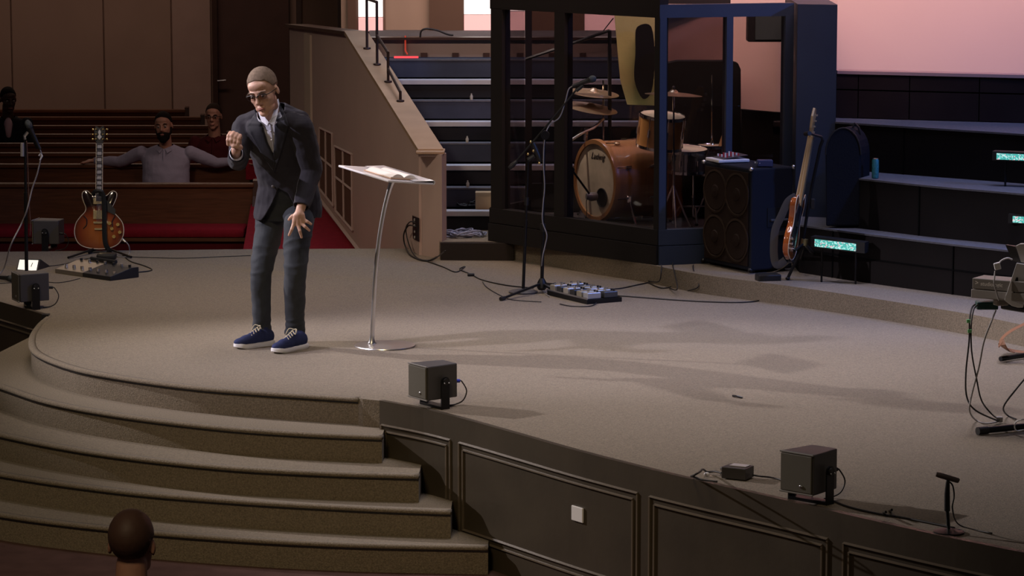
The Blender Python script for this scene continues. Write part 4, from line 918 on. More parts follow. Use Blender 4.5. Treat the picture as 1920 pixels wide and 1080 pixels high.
# script name on the head
def text_mesh(s, size, name, m, parent, origin, X, Y, shear=0.0, depth=0.001):
    cu = bpy.data.curves.new(name, 'FONT'); cu.body = s; cu.size = size; cu.align_x = 'CENTER'; cu.align_y = 'CENTER'; cu.shear = shear; cu.offset = size * 0.012
    o = bpy.data.objects.new(name, cu); COL.objects.link(o); dg = bpy.context.evaluated_depsgraph_get(); me = bpy.data.meshes.new_from_object(o.evaluated_get(dg))
    COL.objects.unlink(o); bpy.data.objects.remove(o)
    N = X.cross(Y); b = MB(); vs = [origin + X * v.co.x + Y * v.co.y + N * depth for v in me.vertices]
    b.add(vs, [tuple(p.vertices) for p in me.polygons]); return b.build(name, m, parent, fix=False)
text_mesh('Ludwig', 0.066, 'script_name', BLACK, hd, hp_(0.03, 0.175, -0.0072), xr, zu, 0.45)
for s_ in (-1, 1):
    a = dc - nrm_d * 0.13 + xr * (s_ * 0.27) + zu * -0.12
    MB().bbox(a, (0.035, 0.035, 0.05), 0.006).build('spur_bracket', CHROME, bd)
    MB().tube([a, V((a.x + xr.x * s_ * 0.13 - 0.02, a.y + xr.y * s_ * 0.13, 0.30))], 0.008, 8).build('spur', CHROME, bd, smooth='auto')
# kick microphone on a small stand
km = thing('kick_mic_stand', 'short boom stand reaching a microphone into the bass drum port', 'mic stand', (dc.x - 0.24, dc.y - 0.02, 0.29))
a = D(1072, 318, DY - 0.22); e = hp_(0.07, -0.11, 0.07)
MB().tube([D(1064, 308, DY - .22), a, e], 0.008, 8).build('boom_arm', BLACKM, km, smooth='auto')
MB().tube([D(1073, 314, DY - .22), D(1073, 395, DY - .22), V((a.x, DY - .22, 0.30))], 0.010, 8).build('tube', BLACKM, km, smooth='auto')
MB().lathe([(0.07, 0), (0.07, 0.015), (0.015, 0.025)], (a.x, DY - .22, 0.29), n=20).build('base', BLACKM, km, smooth='auto')
MB().cyl(a + V((0, -.015, 0)), a + V((0, .015, 0)), 0.022, n=12).build('clutch', BLACK, km, smooth='auto')
kmm = MB().tube([e + nrm_d * 0.02 + V((-0.02, 0, 0.005)), e, e - nrm_d * 0.04], [0.022, 0.034, 0.030], 16).build('kick_microphone', mat('grey_mic', (0.15, 0.14, 0.14), 0.4, 0.3), smooth='auto'); tag(kmm, 'stubby grey microphone at the bass drum port', 'microphone')
cable('kick_cable', [e + nrm_d * 0.02, hp_(-.05, -.16, .04), hp_(-.06, -.25, .03), hp_(-.08, -.29, .03)], 0.003, 'thin black lead falling across the cream drum head')
def drum(name, lab, c, r, h, axis, mshell, hoopm, nl=6, group='drums of the kit'):
    c = V(c); R = axisR(axis); ax = V(axis).normalized()
    t = thing(name, lab, 'drum', c, group)
    MB().lathe([(r, 0.0), (r, h)], c, R, 36).build('shell', mshell, t, smooth='auto')
    MB().lathe([(r - .01, h), (r + 0.008, h - 0.012), (r + 0.010, h + 0.010), (r - 0.002, h + 0.012)], c, R, 36, True).build('rim', hoopm, t, smooth='auto')
    MB().lathe([(r - .01, -0.004), (r + 0.008, -0.010), (r + 0.008, 0.012), (r - 0.002, 0.012)], c, R, 36, True).build('rim', hoopm, t, smooth='auto')
    MB().lathe([(0.001, h + 0.001), (r - .004, h + 0.002), (r - .004, h + 0.006), (0.001, h + 0.006)], c, R, 36).build('head', HEAD, t)
    for i in range(nl):
        an = 2 * pi * i / nl + 0.3; v = R @ V((cos(an), sin(an), 0)) * (r + 0.010)
        MB().tube([c + v + ax * (h * 0.38), c + v + ax * (h * 0.62)], 0.009, 8).build('lug', CHROME, t, smooth='auto')
        MB().tube([c + v + ax * 0.0, c + v + ax * h], 0.003, 6).build('tension_rod', CHROME, t)
    return t
tc_ = D(1236, 274, 21.55); drum('rack_tom', 'honey maple rack tom mounted above the bass drum', tc_, 0.165, 0.225, (0.10, -0.12, 1), mat('honey_maple_light', (0.58, 0.29, 0.09), 0.3, var=0.1, coat=0.6), CHROME, 8)
CLR = mat('steel_drum_shell', (0.30, 0.29, 0.31), 0.15, 0.9)
drum('snare_drum', 'shallow chrome snare drum beside the rack tom', D(1285, 318, 21.75), 0.16, 0.15, (0.02, -0.1, 1), CLR, CHROME, 8)
drum('floor_tom', 'small dark floor drum with chrome rim behind the corner post', D(1330, 325, 21.95), 0.12, 0.20, (0, 0, 1), BLACK, CHROME, 6)
def stand(lab, cx, ybase, ytop, Yd, name='cymbal_stand', spread=0.2):
    g = D(cx, ybase, Yd); g.z = 0.29; tp = D(cx, ytop, Yd); t = thing(name, lab, 'stand', g, 'chrome stands of the drum kit')
    MB().tube([g + V((0, 0, 0.05)), g.lerp(tp, 0.55)], 0.011, 10).build('lower_tube', CHROME, t, smooth='auto')
    MB().tube([g.lerp(tp, 0.5), tp], 0.0075, 8).build('upper_tube', CHROME, t, smooth='auto')
    MB().cyl(g.lerp(tp, 0.5), g.lerp(tp, 0.54), 0.018, n=10).build('clamp', CHROME, t, smooth='auto')
    for i in range(3):
        an = 0.6 + i * 2 * pi / 3; f = g + V((cos(an) * spread, sin(an) * spread, 0.012))
        MB().tube([g.lerp(tp, 0.33), g + V((cos(an) * spread * .6, sin(an) * spread * .6, 0.12)), f], 0.008, 8).build('leg', CHROME, t, smooth='auto')
        MB().ell(f, (0.014, 0.014, 0.011)).build('rubber_foot', BLACK, t)
    return t, tp
CYM = mat('cymbal_bronze', (0.62, 0.47, 0.30), 0.32, 0.9, var=0.1, vscale=20)
def cymbal(lab, c, r, axis, group='cymbals'):
    R = axisR(axis); o = MB().lathe([(0.003, 0.028), (0.018, 0.027), (0.034, 0.012), (0.04, 0.008), (r * 0.6, 0.002), (r, -0.010), (r, -0.012), (r * 0.6, 0.0), (0.04, 0.006), (0.003, 0.024)], c, R, 40).build('cymbal', CYM, smooth='auto')
    return tag(o, lab, 'cymbal', group)
t, tp = stand('chrome cymbal stand behind the bass drum holding the pair of cymbals', 1131, 400, 150, 22.17)
cymbal('upper cymbal of the pair over the bass drum', D(1113, 172, 22.05), 0.19, (0.10, -0.10, 1)); cymbal('lower cymbal of the pair over the bass drum', D(1108, 200, 22.0), 0.20, (0.16, -0.12, 1))
t, tp = stand('chrome cymbal stand just inside the corner post', 1263, 412, 170, 21.3, spread=0.16)
cymbal('thin cymbal level behind the booth corner post', tp + V((0, 0, -.02)), 0.205, (0.05, 0.02, 1))
MB().ell(tp + V((0, 0, .02)), (0.012, 0.012, 0.015)).build('wing_nut', BLACK, t)
stand('chrome stand under the snare drum with bent legs', 1300, 415, 322, 21.75, 'drum_stand', 0.18)
stand('tall thin stand at the back of the booth beside the low screen', 1335, 400, 140, 21.95, 'tall_stand', 0.14)
bt = thing('boom_cymbal_arm', 'chrome boom arm rising over the left of the bass drum', 'stand', D(1092, 262, 21.9))
MB().tube([D(1040, 282, 21.8), D(1098, 246, 21.85), D(1113, 240, 21.87), D(1132, 222, 21.9)], 0.010, 8).build('arm', STEEL, bt, smooth='auto')
MB().tube([D(1098, 262, 21.9), D(1100, 240, 21.87)], 0.016, 8).build('clamp', CHROME, bt, smooth='auto')
MB().tube([D(1099, 262, 21.9), V((D(1099, 262, 21.9).x, 22.12, 0.30))], 0.010, 8).build('tube', CHROME, bt, smooth='auto')
bm_ = thing('overhead_boom', 'long black overhead boom slanting across the front pane inside the booth', 'mic stand', D(1142, 400, 21.9))
MB().tube([D(986, 111, 21.95), D(1060, 86, 21.9), D(1143, 57, 21.85)], 0.011, 8).build('boom_arm', BLACKM, bm_, smooth='auto')
MB().tube([D(1143, 57, 21.85), V((D(1143, 57, 21.85).x + .02, 22.20, 0.31))], 0.014, 8).build('tube', BLACKM, bm_, smooth='auto')
MB().tube([D(1125, 66, 21.9), D(1150, 34, 21.9)], 0.004, 6).build('stay', BLACKM, bm_)
MB().lathe([(0.10, 0), (0.10, 0.015), (0.02, 0.03)], (D(1143, 57, 21.85).x + .02, 22.25, 0.29), n=20).build('base', BLACKM, bm_)
tag(MB().tube([D(1346, 292, 21.9), D(1356, 255, 21.9)], [0.02, 0.012], 8).build('drum_stick_bag', mat('tan_wood', (0.35, 0.22, 0.10), 0.6)), 'tan stick leaning upright behind the small white mixer', 'drumstick')

# ================================================================== BASS CABINET
C0 = P(1319, 495, PZ); C1 = P(1407, 514, PZ); C0.z = C1.z = PZ
fd = (C1 - C0); Lf = fd.length; fd.normalize(); sd = V((-fd.y, fd.x, 0)); 
CH = 0.72; CD = 0.34
bc = thing('bass_cabinet', 'black four-speaker bass cabinet beside the drum booth', 'amplifier', (C0 + C1) / 2)
TOLEX = mat('black_tolex', (0.016, 0.018, 0.026), 0.7, bump=0.1, bscale=600)
def cp_(s, d, z): return C0 + fd * s + sd * d + V((0, 0, z - 0.0))
pts8 = [cp_(0, 0, .02), cp_(Lf, 0, .02), cp_(Lf, CD, .02), cp_(0, CD, .02)]
MB().slab(pts8, (0, 0, CH - .02)).build('cabinet', TOLEX, bc, bevel=0.012)
fg = MB().slab([cp_(.025, -.002, .05), cp_(Lf - .025, -.002, .05), cp_(Lf - .025, -.002, CH - .03), cp_(.025, -.002, CH - .03)], sd * -0.008).build('grille_cloth', mat('brown_grille_cloth', (0.026, 0.016, 0.012), 0.8, bump=0.4, bscale=300), bc)
Rg = axisR(-sd)
for i in range(2):
    for j in range(2):
        c = cp_(Lf * (0.27 + 0.46 * i), -.011, 0.04 + (CH - .05) * (0.26 + 0.47 * j))
        MB().lathe([(0.150, -0.002), (0.152, 0.004), (0.137, 0.006), (0.134, -0.002)], c, Rg, 32, True).build('speaker_ring', mat('ring_brown', (0.040, 0.026, 0.018), 0.7), fg)
        MB().lathe([(0.001, 0.0005), (0.130, 0.002), (0.128, 0.003), (0.045, 0.0012), (0.04, 0.008), (0.001, 0.012)], c, Rg, 24).build('speaker_cone', mat('cone_dark', (0.026, 0.016, 0.012), 0.7), fg)
for s in (0, Lf):
    for z in (.03, CH):
        MB().ell(cp_(s, -.002, z - .004), (0.018, 0.018, 0.016)).build('corner_protector', STEEL if z > .1 else BLACKM, bc, smooth=True)
MB().ell(cp_(Lf, CD, CH - .004), (0.016,) * 3).build('corner_protector', STEEL, bc)
hdl = MB().box(cp_(Lf + .003, CD * .62, .38), (0.16, 0.004, 0.13), RZ(atan2(sd.y, sd.x))).build('handle_recess', BLACK, bc)
MB().tube([cp_(Lf + .012, CD * .45, .36), cp_(Lf + .012, CD * .85, .36)], 0.008, 6).build('handle_bar', STEEL, hdl)
MB().box(cp_(Lf + .008, CD * .68, .27), (0.14, 0.006, 0.03), RZ(atan2(sd.y, sd.x))).build('handle_plate', STEEL, hdl)
for s in (0.05, Lf - .05):
    for d in (0.05, CD - .05): MB().cyl(cp_(s, d, 0), cp_(s, d, .025), 0.02, n=10).build('foot', BLACK, bc)
mx = thing('small_mixer', 'white tabletop mixer with red knobs lying on the bass cabinet', 'mixer', cp_(.13, .12, CH))
def mp(s, d, z): return cp_(s, d, CH + z)
MB().slab([mp(-.02, .02, .004), mp(.20, -.01, .004), mp(.24, .22, .004), mp(.02, .25, .004)], (0, 0, .022)).build('body', WHITE, mx, bevel=0.006)
MB().slab([mp(.01, .06, .026), mp(.20, .03, .026), mp(.23, .21, .05), mp(.04, .24, .05)], (0, 0, .004)).build('control_face', mat('mixer_dark', (0.06, 0.05, 0.055), 0.5), mx)
for i in range(6):
    for j in range(3): MB().cyl(mp(.035 + i * .03, .09 + j * .045 - i * .004, .036 + j * .006), mp(.035 + i * .03, .09 + j * .045 - i * .004, .052 + j * .006), 0.006, n=8).build('knob', mat('red_knob', (0.5, 0.05, 0.06), .4) if (i + j) % 2 else WHITE, mx)
tu = thing('pedal_tuner', 'small dark blue box with white knobs on the bass cabinet', 'tuner', cp_(.50, .12, CH))
MB().bbox(mp(.55, .14, .028), (0.105, 0.07, 0.045), 0.006).build('case', mat('navy_case', (0.04, 0.05, 0.12), .4), tu)
for i in range(3): MB().cyl(mp(.52 + 0.02 * i, .085 + i * 0.006, .03), mp(.518 + .02 * i, .079 + i * .006, .03), 0.006, n=8).build('knob', WHITE, tu)
# ================================================================== BASS GUITAR
BYb = 19.62
bgt = thing('bass_guitar', 'bass guitar with pale maple neck and sunburst body leaning on its tripod stand', 'guitar', D(1478, 488, BYb))
top_ = D(1526, 202, BYb + 0.20); bot_ = D(1477, 486, BYb)
ax = (top_ - bot_); LB = ax.length; ax.normalize()
fn = V((0.95, -0.24, 0.12)); fn = (fn - ax * fn.dot(ax)).normalized()    # face normal, nearly edge-on
lat = ax.cross(fn).normalized()
def bg(u, v, w): return bot_ + ax * u + lat * v + fn * w
o = [(0.0, 0.0), (0.012, .08), (0.05, .135), (0.12, .16), (0.19, .145), (0.235, .115), (0.28, .112), (0.34, .14), (0.41, .155), (0.455, .135), (0.44, .11), (0.395, .06), (0.375, .03), (0.375, -.03), (0.40, -.07), (0.42, -.11), (0.40, -.14), (0.35, -.145), (0.28, -.115), (0.22, -.11), (0.15, -.15), (0.08, -.15), (0.03, -.11)]
oc = catmull([V((a, b_, 0)) for a, b_ in o], 3, True)
b = MB(); n = len(oc)
for w, sc_ in ((-0.020, 0.97), (-0.014, 1.0), (0.014, 1.0), (0.020, 0.97)):
    for p in oc: b.v.append(bg(0.21 + (p.x - 0.21) * sc_, p.y * sc_, w))
b.f = [tuple(range(n)), tuple(3 * n + i for i in range(n))]
for l in range(3):
    for i in range(n): j = (i + 1) % n; b.f.append((l * n + i, l * n + j, (l + 1) * n + j, (l + 1) * n + i))
b.build('body', mat('amber_sunburst', (0.42, 0.10, 0.02), 0.15, coat=0.9, var=0.35, vscale=4), bgt, smooth='auto')
pts = [bg(p.x, p.y, 0.019) for p in oc]; MB().tube(pts + [pts[0]], 0.003, 6, caps=False).build('edge_binding', CREAM, bgt)  # cream binding line along the body edge
MB().slab([bg(u, v, .0205) for u, v in ((.10, .09), (.22, .09), (.36, .10), (.37, -.06), (.30, -.09), (.14, -.10), (.08, -.03))], fn * .003).build('pickguard', BLACK, bgt)
for u in (.13, .22): MB().slab([bg(u, .035, .0235), bg(u + .035, .035, .0235), bg(u + .035, -.035, .0235), bg(u, -.035, .0235)], fn * .010).build('pickup', BLACK, bgt)
MB().slab([bg(.05, .03, .0205), bg(.09, .03, .0205), bg(.09, -.03, .0205), bg(.05, -.03, .0205)], fn * .012).build('bridge', CHROME, bgt)
for u, v in ((.10, -.09), (.07, -.08), (.13, -.105)): MB().cyl(bg(u, v, .02), bg(u, v, .036), 0.010, n=10).build('knob', CHROME, bgt)
MAP = mat('maple_neck', (0.36, 0.22, 0.085), 0.35, coat=0.3, var=0.08)
MB().slab([bg(.36, .030, .006), bg(LB - .19, .020, .006), bg(LB - .19, -.020, .006), bg(.36, -.030, .006)], fn * .024).build('neck', MAP, bgt, bevel=0.006)
MB().slab([bg(.36, .028, -.016), bg(LB - .19, .018, -.006), bg(LB - .19, -.018, -.006), bg(.36, -.028, -.016)], fn * .024).build('neck_heel', MAP, bgt, bevel=0.006)
MB().slab([bg(LB - .20, .02, .004), bg(LB - .15, .045, .0), bg(LB - .05, .055, -.004), bg(LB, .03, -.006), bg(LB, -.005, -.006), bg(LB - .06, -.035, -.004), bg(LB - .14, -.035, .0), bg(LB - .20, -.02, .004)], fn * .017).build('headstock', MAP, bgt, bevel=0.003)
for i in range(4):
    MB().ell(bg(LB - .16 + i * .038, .075, .0), (0.011, 0.011, 0.014)).build('tuner_button', MAP if i < 0 else STEEL, bgt, smooth=True)
    MB().cyl(bg(LB - .16 + i * .038, .02, .012), bg(LB - .16 + i * .038, .02, .03), 0.006, n=8).build('tuner_post', STEEL, bgt)
for v in (-.012, -.004, .004, .012): MB().tube([bg(.07, v, .033), bg(LB - .18, v, .033)], 0.001, 4).build('string', STEEL, bgt)
MB().ell(bg(.46, .14, 0), (0.010,) * 3).build('strap_button', CHROME, bgt)
st = catmull([D(x, y, BYb - .05) for x, y in ((1493, 368), (1478, 378), (1465, 405), (1454, 430), (1451, 460), (1452, 485), (1458, 497), (1473, 488))], 5)
MB().tube(st, 0.026, 8, up=(0, -1, 0), flat=0.10).build('strap', mat('grey_strap', (0.05, 0.045, 0.042), .65), bgt, smooth='auto')
bst = thing('guitar_stand', 'tripod guitar stand with neck yoke holding the maple-neck bass', 'guitar stand', V((D(1508, 500, BYb + .12).x, BYb + .12, PZ)))
YS = BYb + 0.16
MB().tube([D(1505, 455, YS), D(1520, 360, YS), D(1538, 275, YS), D(1543, 262, YS)], 0.011, 8).build('upright', BLACKM, bst, smooth='auto')
MB().tube(catmull([D(1541, 268, YS), D(1541, 258, YS), D(1530, 254, YS - .04), D(1518, 250, YS - .08)], 4), 0.008, 8).build('yoke', BLACK, bst, smooth='auto')
MB().cyl(D(1518, 250, YS - .10), D(1510, 251, YS - .04), 0.015, n=10).build('yoke_pad', BLACK, bst)
MB().cyl(D(1509, 448, YS), D(1507, 460, YS), 0.024, n=14).build('leg_hub', mat('brass_knob', (0.35, 0.30, 0.14), .4, .7), bst, smooth='auto')
MB().bbox(D(1524, 382, YS), (0.03, 0.03, 0.07), 0.006).build('height_clutch', BLACK, bst)
for (x, y), m_ in (((1477, 522), BLACKM), ((1543, 497), STEEL), ((1500, 500), BLACKM)):
    f = P(x, y, PZ + .012); lg = MB().tube([D(1508, 456, YS), f], 0.011, 8).build('leg', m_, bst, smooth='auto'); MB().ell(f, (0.016, 0.016, 0.012)).build('rubber_foot', BLACK, lg)
MB().tube([D(1508, 456, YS), D(1490, 470, YS - .1), bg(-.012, 0.06, 0), bg(-.012, -.06, .05)], 0.009, 8).build('cradle_arm', BLACKM, bst, smooth='auto')
cable('bass_cable', [bg(0, 0, .02) - ax * .01, P(1466, 503, PZ + .03), P(1450, 510, PZ + .008), P(1438, 512, PZ + .02)], 0.004, 'olive lead dropping from the bass body to the carpet', mat('olive_cable', (.16, .13, .08), .5))
tag(MB().bbox(P(1440, 520, PZ + .02), (0.16, 0.10, 0.05), 0.01, RZ(.2)).build('floor_box', BLACK), 'small black floor box at the foot of the bass cabinet', 'audio box')

# ================================================================== LED BARS, CASE, CAN
def ledmat():
    m = bpy.data.materials.new('led_teal_white'); m.use_nodes = True; nt = m.node_tree; b = nt.nodes['Principled BSDF']
    tc = nt.nodes.new('ShaderNodeTexCoord'); v = nt.nodes.new('ShaderNodeTexVoronoi'); v.inputs['Scale'].default_value = 130
    nt.links.new(tc.outputs['Object'], v.inputs['Vector']); sx = nt.nodes.new('ShaderNodeSeparateColor'); nt.links.new(v.outputs['Color'], sx.inputs[0])
    r = nt.nodes.new('ShaderNodeValToRGB'); r.color_ramp.interpolation = 'CONSTANT'; e = r.color_ramp.elements
    e[0].color = (0.06, 0.42, 0.36, 1); e[1].position = 0.45; e[1].color = (0.45, 0.85, 0.78, 1); x = e.new(0.72); x.color = (0.85, 0.45, 0.50, 1); x = e.new(.82); x.color = (0.05, 0.35, 0.30, 1)
    nt.links.new(sx.outputs[0], r.inputs[0]); nt.links.new(r.outputs[0], b.inputs['Emission Color']); b.inputs['Emission Strength'].default_value = 1.0
    b.inputs['Base Color'].default_value = (.1, .3, .28, 1); return m
LEDM = ledmat()
def ledbar(a, c, h, lab, legs=None):
    t = thing('led_light_bar', lab, 'light', (a + c) / 2, 'teal LED light bars')
    d = (c - a).normalized(); n_ = V((d.y, -d.x, 0)).normalized(); L = (c - a).length
    MB().slab([a - d * .03 + V((0, 0, -h * .7)), c + d * .06 + V((0, 0, -h * .7)), c + d * .06 + V((0, 0, h * .8)), a - d * .03 + V((0, 0, h * .8))], -n_ * 0.09).build('housing', BLACK, t)
    MB().slab([a + V((0, 0, -h / 2)), c + V((0, 0, -h / 2)), c + V((0, 0, h / 2)), a + V((0, 0, h / 2))], n_ * 0.008).build('lit_lens', LEDM, t)
    for f in (0.12, 0.95):
        p = a.lerp(c, f) - n_ * 0.045; zb = legs
        MB().tube([V((p.x, p.y, p.z - h * .6)), V((p.x, p.y, zb))], 0.007, 6).build('leg', BLACKM, t)
    return t
Yl = 19.72
ledbar(D(1528, 455, Yl), D(1605, 464, Yl - .12), 0.048, 'lit teal LED bar on legs beside the bass guitar stand', PZ)
ledbar(D(1869, 293, 19.45), D(1990, 298, 19.3), 0.040, 'lit teal LED bar highest on the dark choir tiers', 0.80)
ledbar(D(1899, 411, 19.05), D(1990, 417, 18.95), 0.040, 'lit teal LED bar low on the dark choir tiers above the keyboard', 0.46)
cs = thing('drum_case', 'black round-topped soft case standing on the lowest choir tier', 'case', D(1585, 415, 20.05))
arch = [D(1548, 424, 20.0)] + [D(1580 + 33 * cos(t), 290 - 50 * sin(t), 20.0) for t in [pi - pi * i / 12 for i in range(13)]] + [D(1612, 424, 20.0)]
MB().slab(arch, (0.09, 0.20, 0)).build('shell', mat('case_black_nylon', (0.009, 0.010, 0.014), .7, bump=.2, bscale=80), cs, bevel=0.01)
MB().tube([p + V((0.004, 0, 0)) for p in arch[1:-1]], 0.006, 6).build('zip_piping', BLACK, cs)
MB().tube([arch[8] + V((0.05, 0.1, 0)), arch[8] + V((0.06, 0.1, 0.03)), arch[9] + V((0.06, 0.1, 0.02)), arch[10] + V((.05, .1, 0))], 0.008, 6).build('handle', BLACK, cs)
cn = thing('drink_can', 'slim teal drink can standing on the middle choir tier', 'can', D(1641, 338, 19.98))
p = D(1641, 336, 19.98); p.z = 0.80
MB().lathe([(0.018, 0), (0.0235, 0.006), (0.0235, 0.122), (0.019, 0.132)], p, n=20).build('body', mat('teal_label', (0.04, 0.20, 0.22), .35, .2, var=.35, vscale=60), cn, smooth='auto')
MB().lathe([(0.001, 0.131), (0.019, 0.131), (0.020, 0.135), (0.017, 0.134), (0.001, 0.132)], p, n=20).build('lid', STEEL, cn)
# things on the choir steps
for i, (px, py, lab) in enumerate(((884, 190, 'small grey bottle on the upper choir step'), (876, 268, 'small grey bottle on the middle choir step'), (877, 346, 'small grey bottle on the lower choir step'))):
    k_ = (5, 3, 1)[i]; z = 0.13 + 0.148 * (k_ + 1); q = D(px, py, 22.66 + .275 * k_ + .05)
    tag(MB().lathe([(0.012, 0), (0.013, 0.03), (0.006, 0.042), (0.006, 0.052)], (q.x, q.y, z), n=12).build('small_bottle', mat('grey_bottle', (.35, .33, .28), .4), smooth='auto'), lab, 'bottle')
q = D(905, 384, 22.80); z = 0.278
bx = thing('cardboard_box', 'open tan cardboard box on the lowest choir step beside the booth', 'box', (q.x, q.y, z))
MB().box((q.x + .03, 22.83, z + .065), (0.17, 0.10, 0.13)).build('carton', mat('cardboard', (0.42, 0.32, 0.20), .8), bx); MB().box((q.x + .03, 22.775, z + .118), (.17, .012, .03), Matrix.Rotation(.5, 3, 'X')).build('flap', mat('cardboard', (0.42, 0.32, 0.20), .8), bx)
tag(MB().box((D(762, 109, 24.75).x, 24.7, 1.325), (0.20, 0.02, 0.015)).build('red_marker_lamp', mat('red_strip', (1, .1, .1), .4, emit=(1, .05, .06), estr=1.2)), 'short glowing red strip on the top choir step by the parapet', 'lamp')
a = D(760, 66, 25.07); tag(MB().tube([D(760, 67, 25.06), D(760, 95, 25.06), D(764, 102, 25.06)], 0.007, 6).build('red_light_streak', mat('red_streak_glow', (.6, .08, .05), .5, emit=(1, .1, .05), estr=.25)), 'thin streak of red light glowing down the choir parapet', 'cable')  # glowing red tube stands in for a streak of red light
cable('arched_cable', [D(788, 70, 25.1), D(790, 58, 25.1), D(800, 54, 25.1), D(820, 57, 25.1), D(838, 64, 25.1), D(850, 66, 25.1)], 0.008, 'dark cable arching over the choir parapet in front of the windows')

# ================================================================== KEYBOARD RIG AT RIGHT
kY = 15.05
K0 = D(1821, 521, kY); kd = V((0.84, -0.54, 0)).normalized(); kb = V((0.54, 0.84, 0)).normalized(); kh = 0.102
kbd = thing('stage_keyboard', 'grey stage keyboard seen from its back with pale lettering', 'keyboard', K0 + V((0, 0, -kh)))
K0b = K0 + V((0, 0, -kh))
KG = mat('keyboard_grey', (0.20, 0.18, 0.155), .5)
KL = 1.2
MB().slab([K0b, K0b + kd * KL, K0b + kd * KL + kb * .30, K0b + kb * .30], (0, 0, 0.044)).build('lower_case', mat('keyboard_grey_light', (0.30, 0.275, 0.25), .5), kbd, bevel=.004)
MB().slab([K0b + V((0, 0, .047)) + kd * .006, K0b + kd * KL + V((0, 0, .047)), K0b + kd * KL + kb * .14 + V((0, 0, .047)), K0b + kb * .14 + V((0, 0, .047)) + kd * .006], (0, 0, kh - .047)).build('upper_case', KG, kbd, bevel=.004)
keys = MB().slab([K0b + kb * .15 + kd * .03 + V((0, 0, .045)), K0b + kb * .15 + kd * (KL - .03) + V((0, 0, .045)), K0b + kb * .295 + kd * (KL - .03) + V((0, 0, .045)), K0b + kb * .295 + kd * .03 + V((0, 0, .045))], (0, 0, .006)).build('key_bed', BLACK, kbd)
for i in range(52):
    s0 = .03 + i * (KL - .06) / 52; c = K0b + kd * (s0 + .011) + kb * .222 + V((0, 0, .057)); MB().box(c, (0.0205, 0.14, 0.012), RZ(atan2(kd.y, kd.x))).build('white_key', WHITE, keys)
    if i % 7 not in (1, 4): MB().box(c + kd * .011 - kb * .03 + V((0, 0, .010)), (0.010, 0.085, 0.012), RZ(atan2(kd.y, kd.x))).build('black_key', BLACK, keys)
text_mesh('studiologic', 0.028, 'maker_lettering', mat('pale_print', (.75, .70, .62), .5), kbd, K0b + kd * .112 + kb * .0008 + V((0, 0, .076)), kd, V((0, 0, 1)), 0.1)
text_mesh('>', 0.034, 'maker_arrow', mat('pale_print', (.75, .70, .62), .5), kbd, K0b + kd * .03 + kb * .0008 + V((0, 0, .078)), kd, V((0, 0, 1)), 0.1)
ks = thing('keyboard_stand', 'black tubular stand under the stage keyboard with rubber-ended feet', 'keyboard stand', K0b + kd * .45 + V((0, 0, -K0b.z)))
f0 = P(1836, 808, 0.022); f1 = P(1990, 792, 0.022)
MB().tube([f0, f1], 0.017, 10).build('foot_bar', BLACKM, ks, smooth='auto'); MB().tube([f0 + (f0 - f1).normalized() * .01, f0 + (f1 - f0).normalized() * .05], 0.021, 10).build('rubber_end', BLACK, ks, smooth='auto')
h0 = P(1876, 673, 0.02); h1 = P(1990, 655, 0.02); MB().tube([h0, h1], 0.015, 10).build('foot_bar', BLACKM, ks, smooth='auto')
MB().tube([f1 - V((.06, 0, 0)), V((f1.x - .06, f1.y, K0b.z))], 0.018, 8).build('upright', BLACKM, ks)
MB().tube([h1 - V((.06, 0, 0)), V((h1.x - .06, h1.y, K0b.z))], 0.018, 8).build('upright', BLACKM, ks)
MB().tube([D(1880, 572, kY + .1), D(1990, 590, kY - .1)], 0.022, 8).build('support_arm', BLACKM, ks, smooth='auto')
MB().bbox(D(1877, 566, kY), (.07, .05, .035), .008, RZ(.4)).build('bracket_clamp', mat('clamp_grey', (.28, .24, .20), .5), ks)
tag(MB().bbox(D(1850, 572, kY + .12), (.11, .07, .04), .006).build('green_power_box', mat('dark_green', (.015, .06, .05), .5)), 'dark green power box hanging under the keyboard', 'power unit')
lpS = thing('laptop_stand', 'white slotted laptop stand leg on the stage keyboard', 'laptop stand', D(1898, 573, kY - .1))
w_ = [D(a, b_, kY - .12) for a, b_ in ((1906, 493), (1930, 497), (1918, 577), (1908, 577), (1897, 574), (1883, 563))]
MB().slab(w_, (0.004, 0.012, 0)).build('leg_plate', WHITE, lpS, bevel=.003)
sl = catmull([D(a, b_, kY - .125) for a, b_ in ((1907, 520), (1909, 524), (1905, 545), (1901, 549), (1900, 545), (1904, 524))], 3, True); MB().slab(sl, (0, -.001, 0)).build('slot', BLACK, lpS)
lapt = thing('laptop', 'white-backed laptop raised on the white stand above the keyboard', 'laptop', D(1905, 490, kY - .05))
MB().slab([D(a, b_, kY - .05) for a, b_ in ((1885, 459), (1904, 462), (1913, 492), (1898, 489))], (0.01, 0.02, 0)).build('screen_edge', mat('laptop_dark', (.06, .055, .055), .4), lapt)
MB().slab([D(a, b_, kY - .07) for a, b_ in ((1904, 461), (1912, 457), (1990, 455), (1990, 498), (1914, 492))], (0.01, 0.02, 0)).build('lid', mat('laptop_pale', (.70, .66, .60), .4), lapt, bevel=.004)
cnx = thing('cable_adapter', 'white cable adapter hanging beside the laptop', 'adapter', D(1869, 505, kY - .1)); MB().bbox(D(1870, 499, kY - .1), (.032, .02, .036), .004, Matrix.Rotation(-.25, 3, 'Y')).build('shell', WHITE, cnx)
MB().tube(catmull([D(1873, 493, kY - .1), D(1880, 487, kY - .1), D(1890, 484, kY - .1), D(1898, 487, kY - .1)], 4), .004, 6).build('lead', WHITE, cnx)
MB().tube(catmull([D(1866, 508, kY - .1), D(1864, 530, kY - .12), D(1869, 550, kY - .1), D(1873, 563, kY - .08)], 4), .004, 6).build('lead', CABLEG, cnx)
kf = P(1873, 790, 0.01)
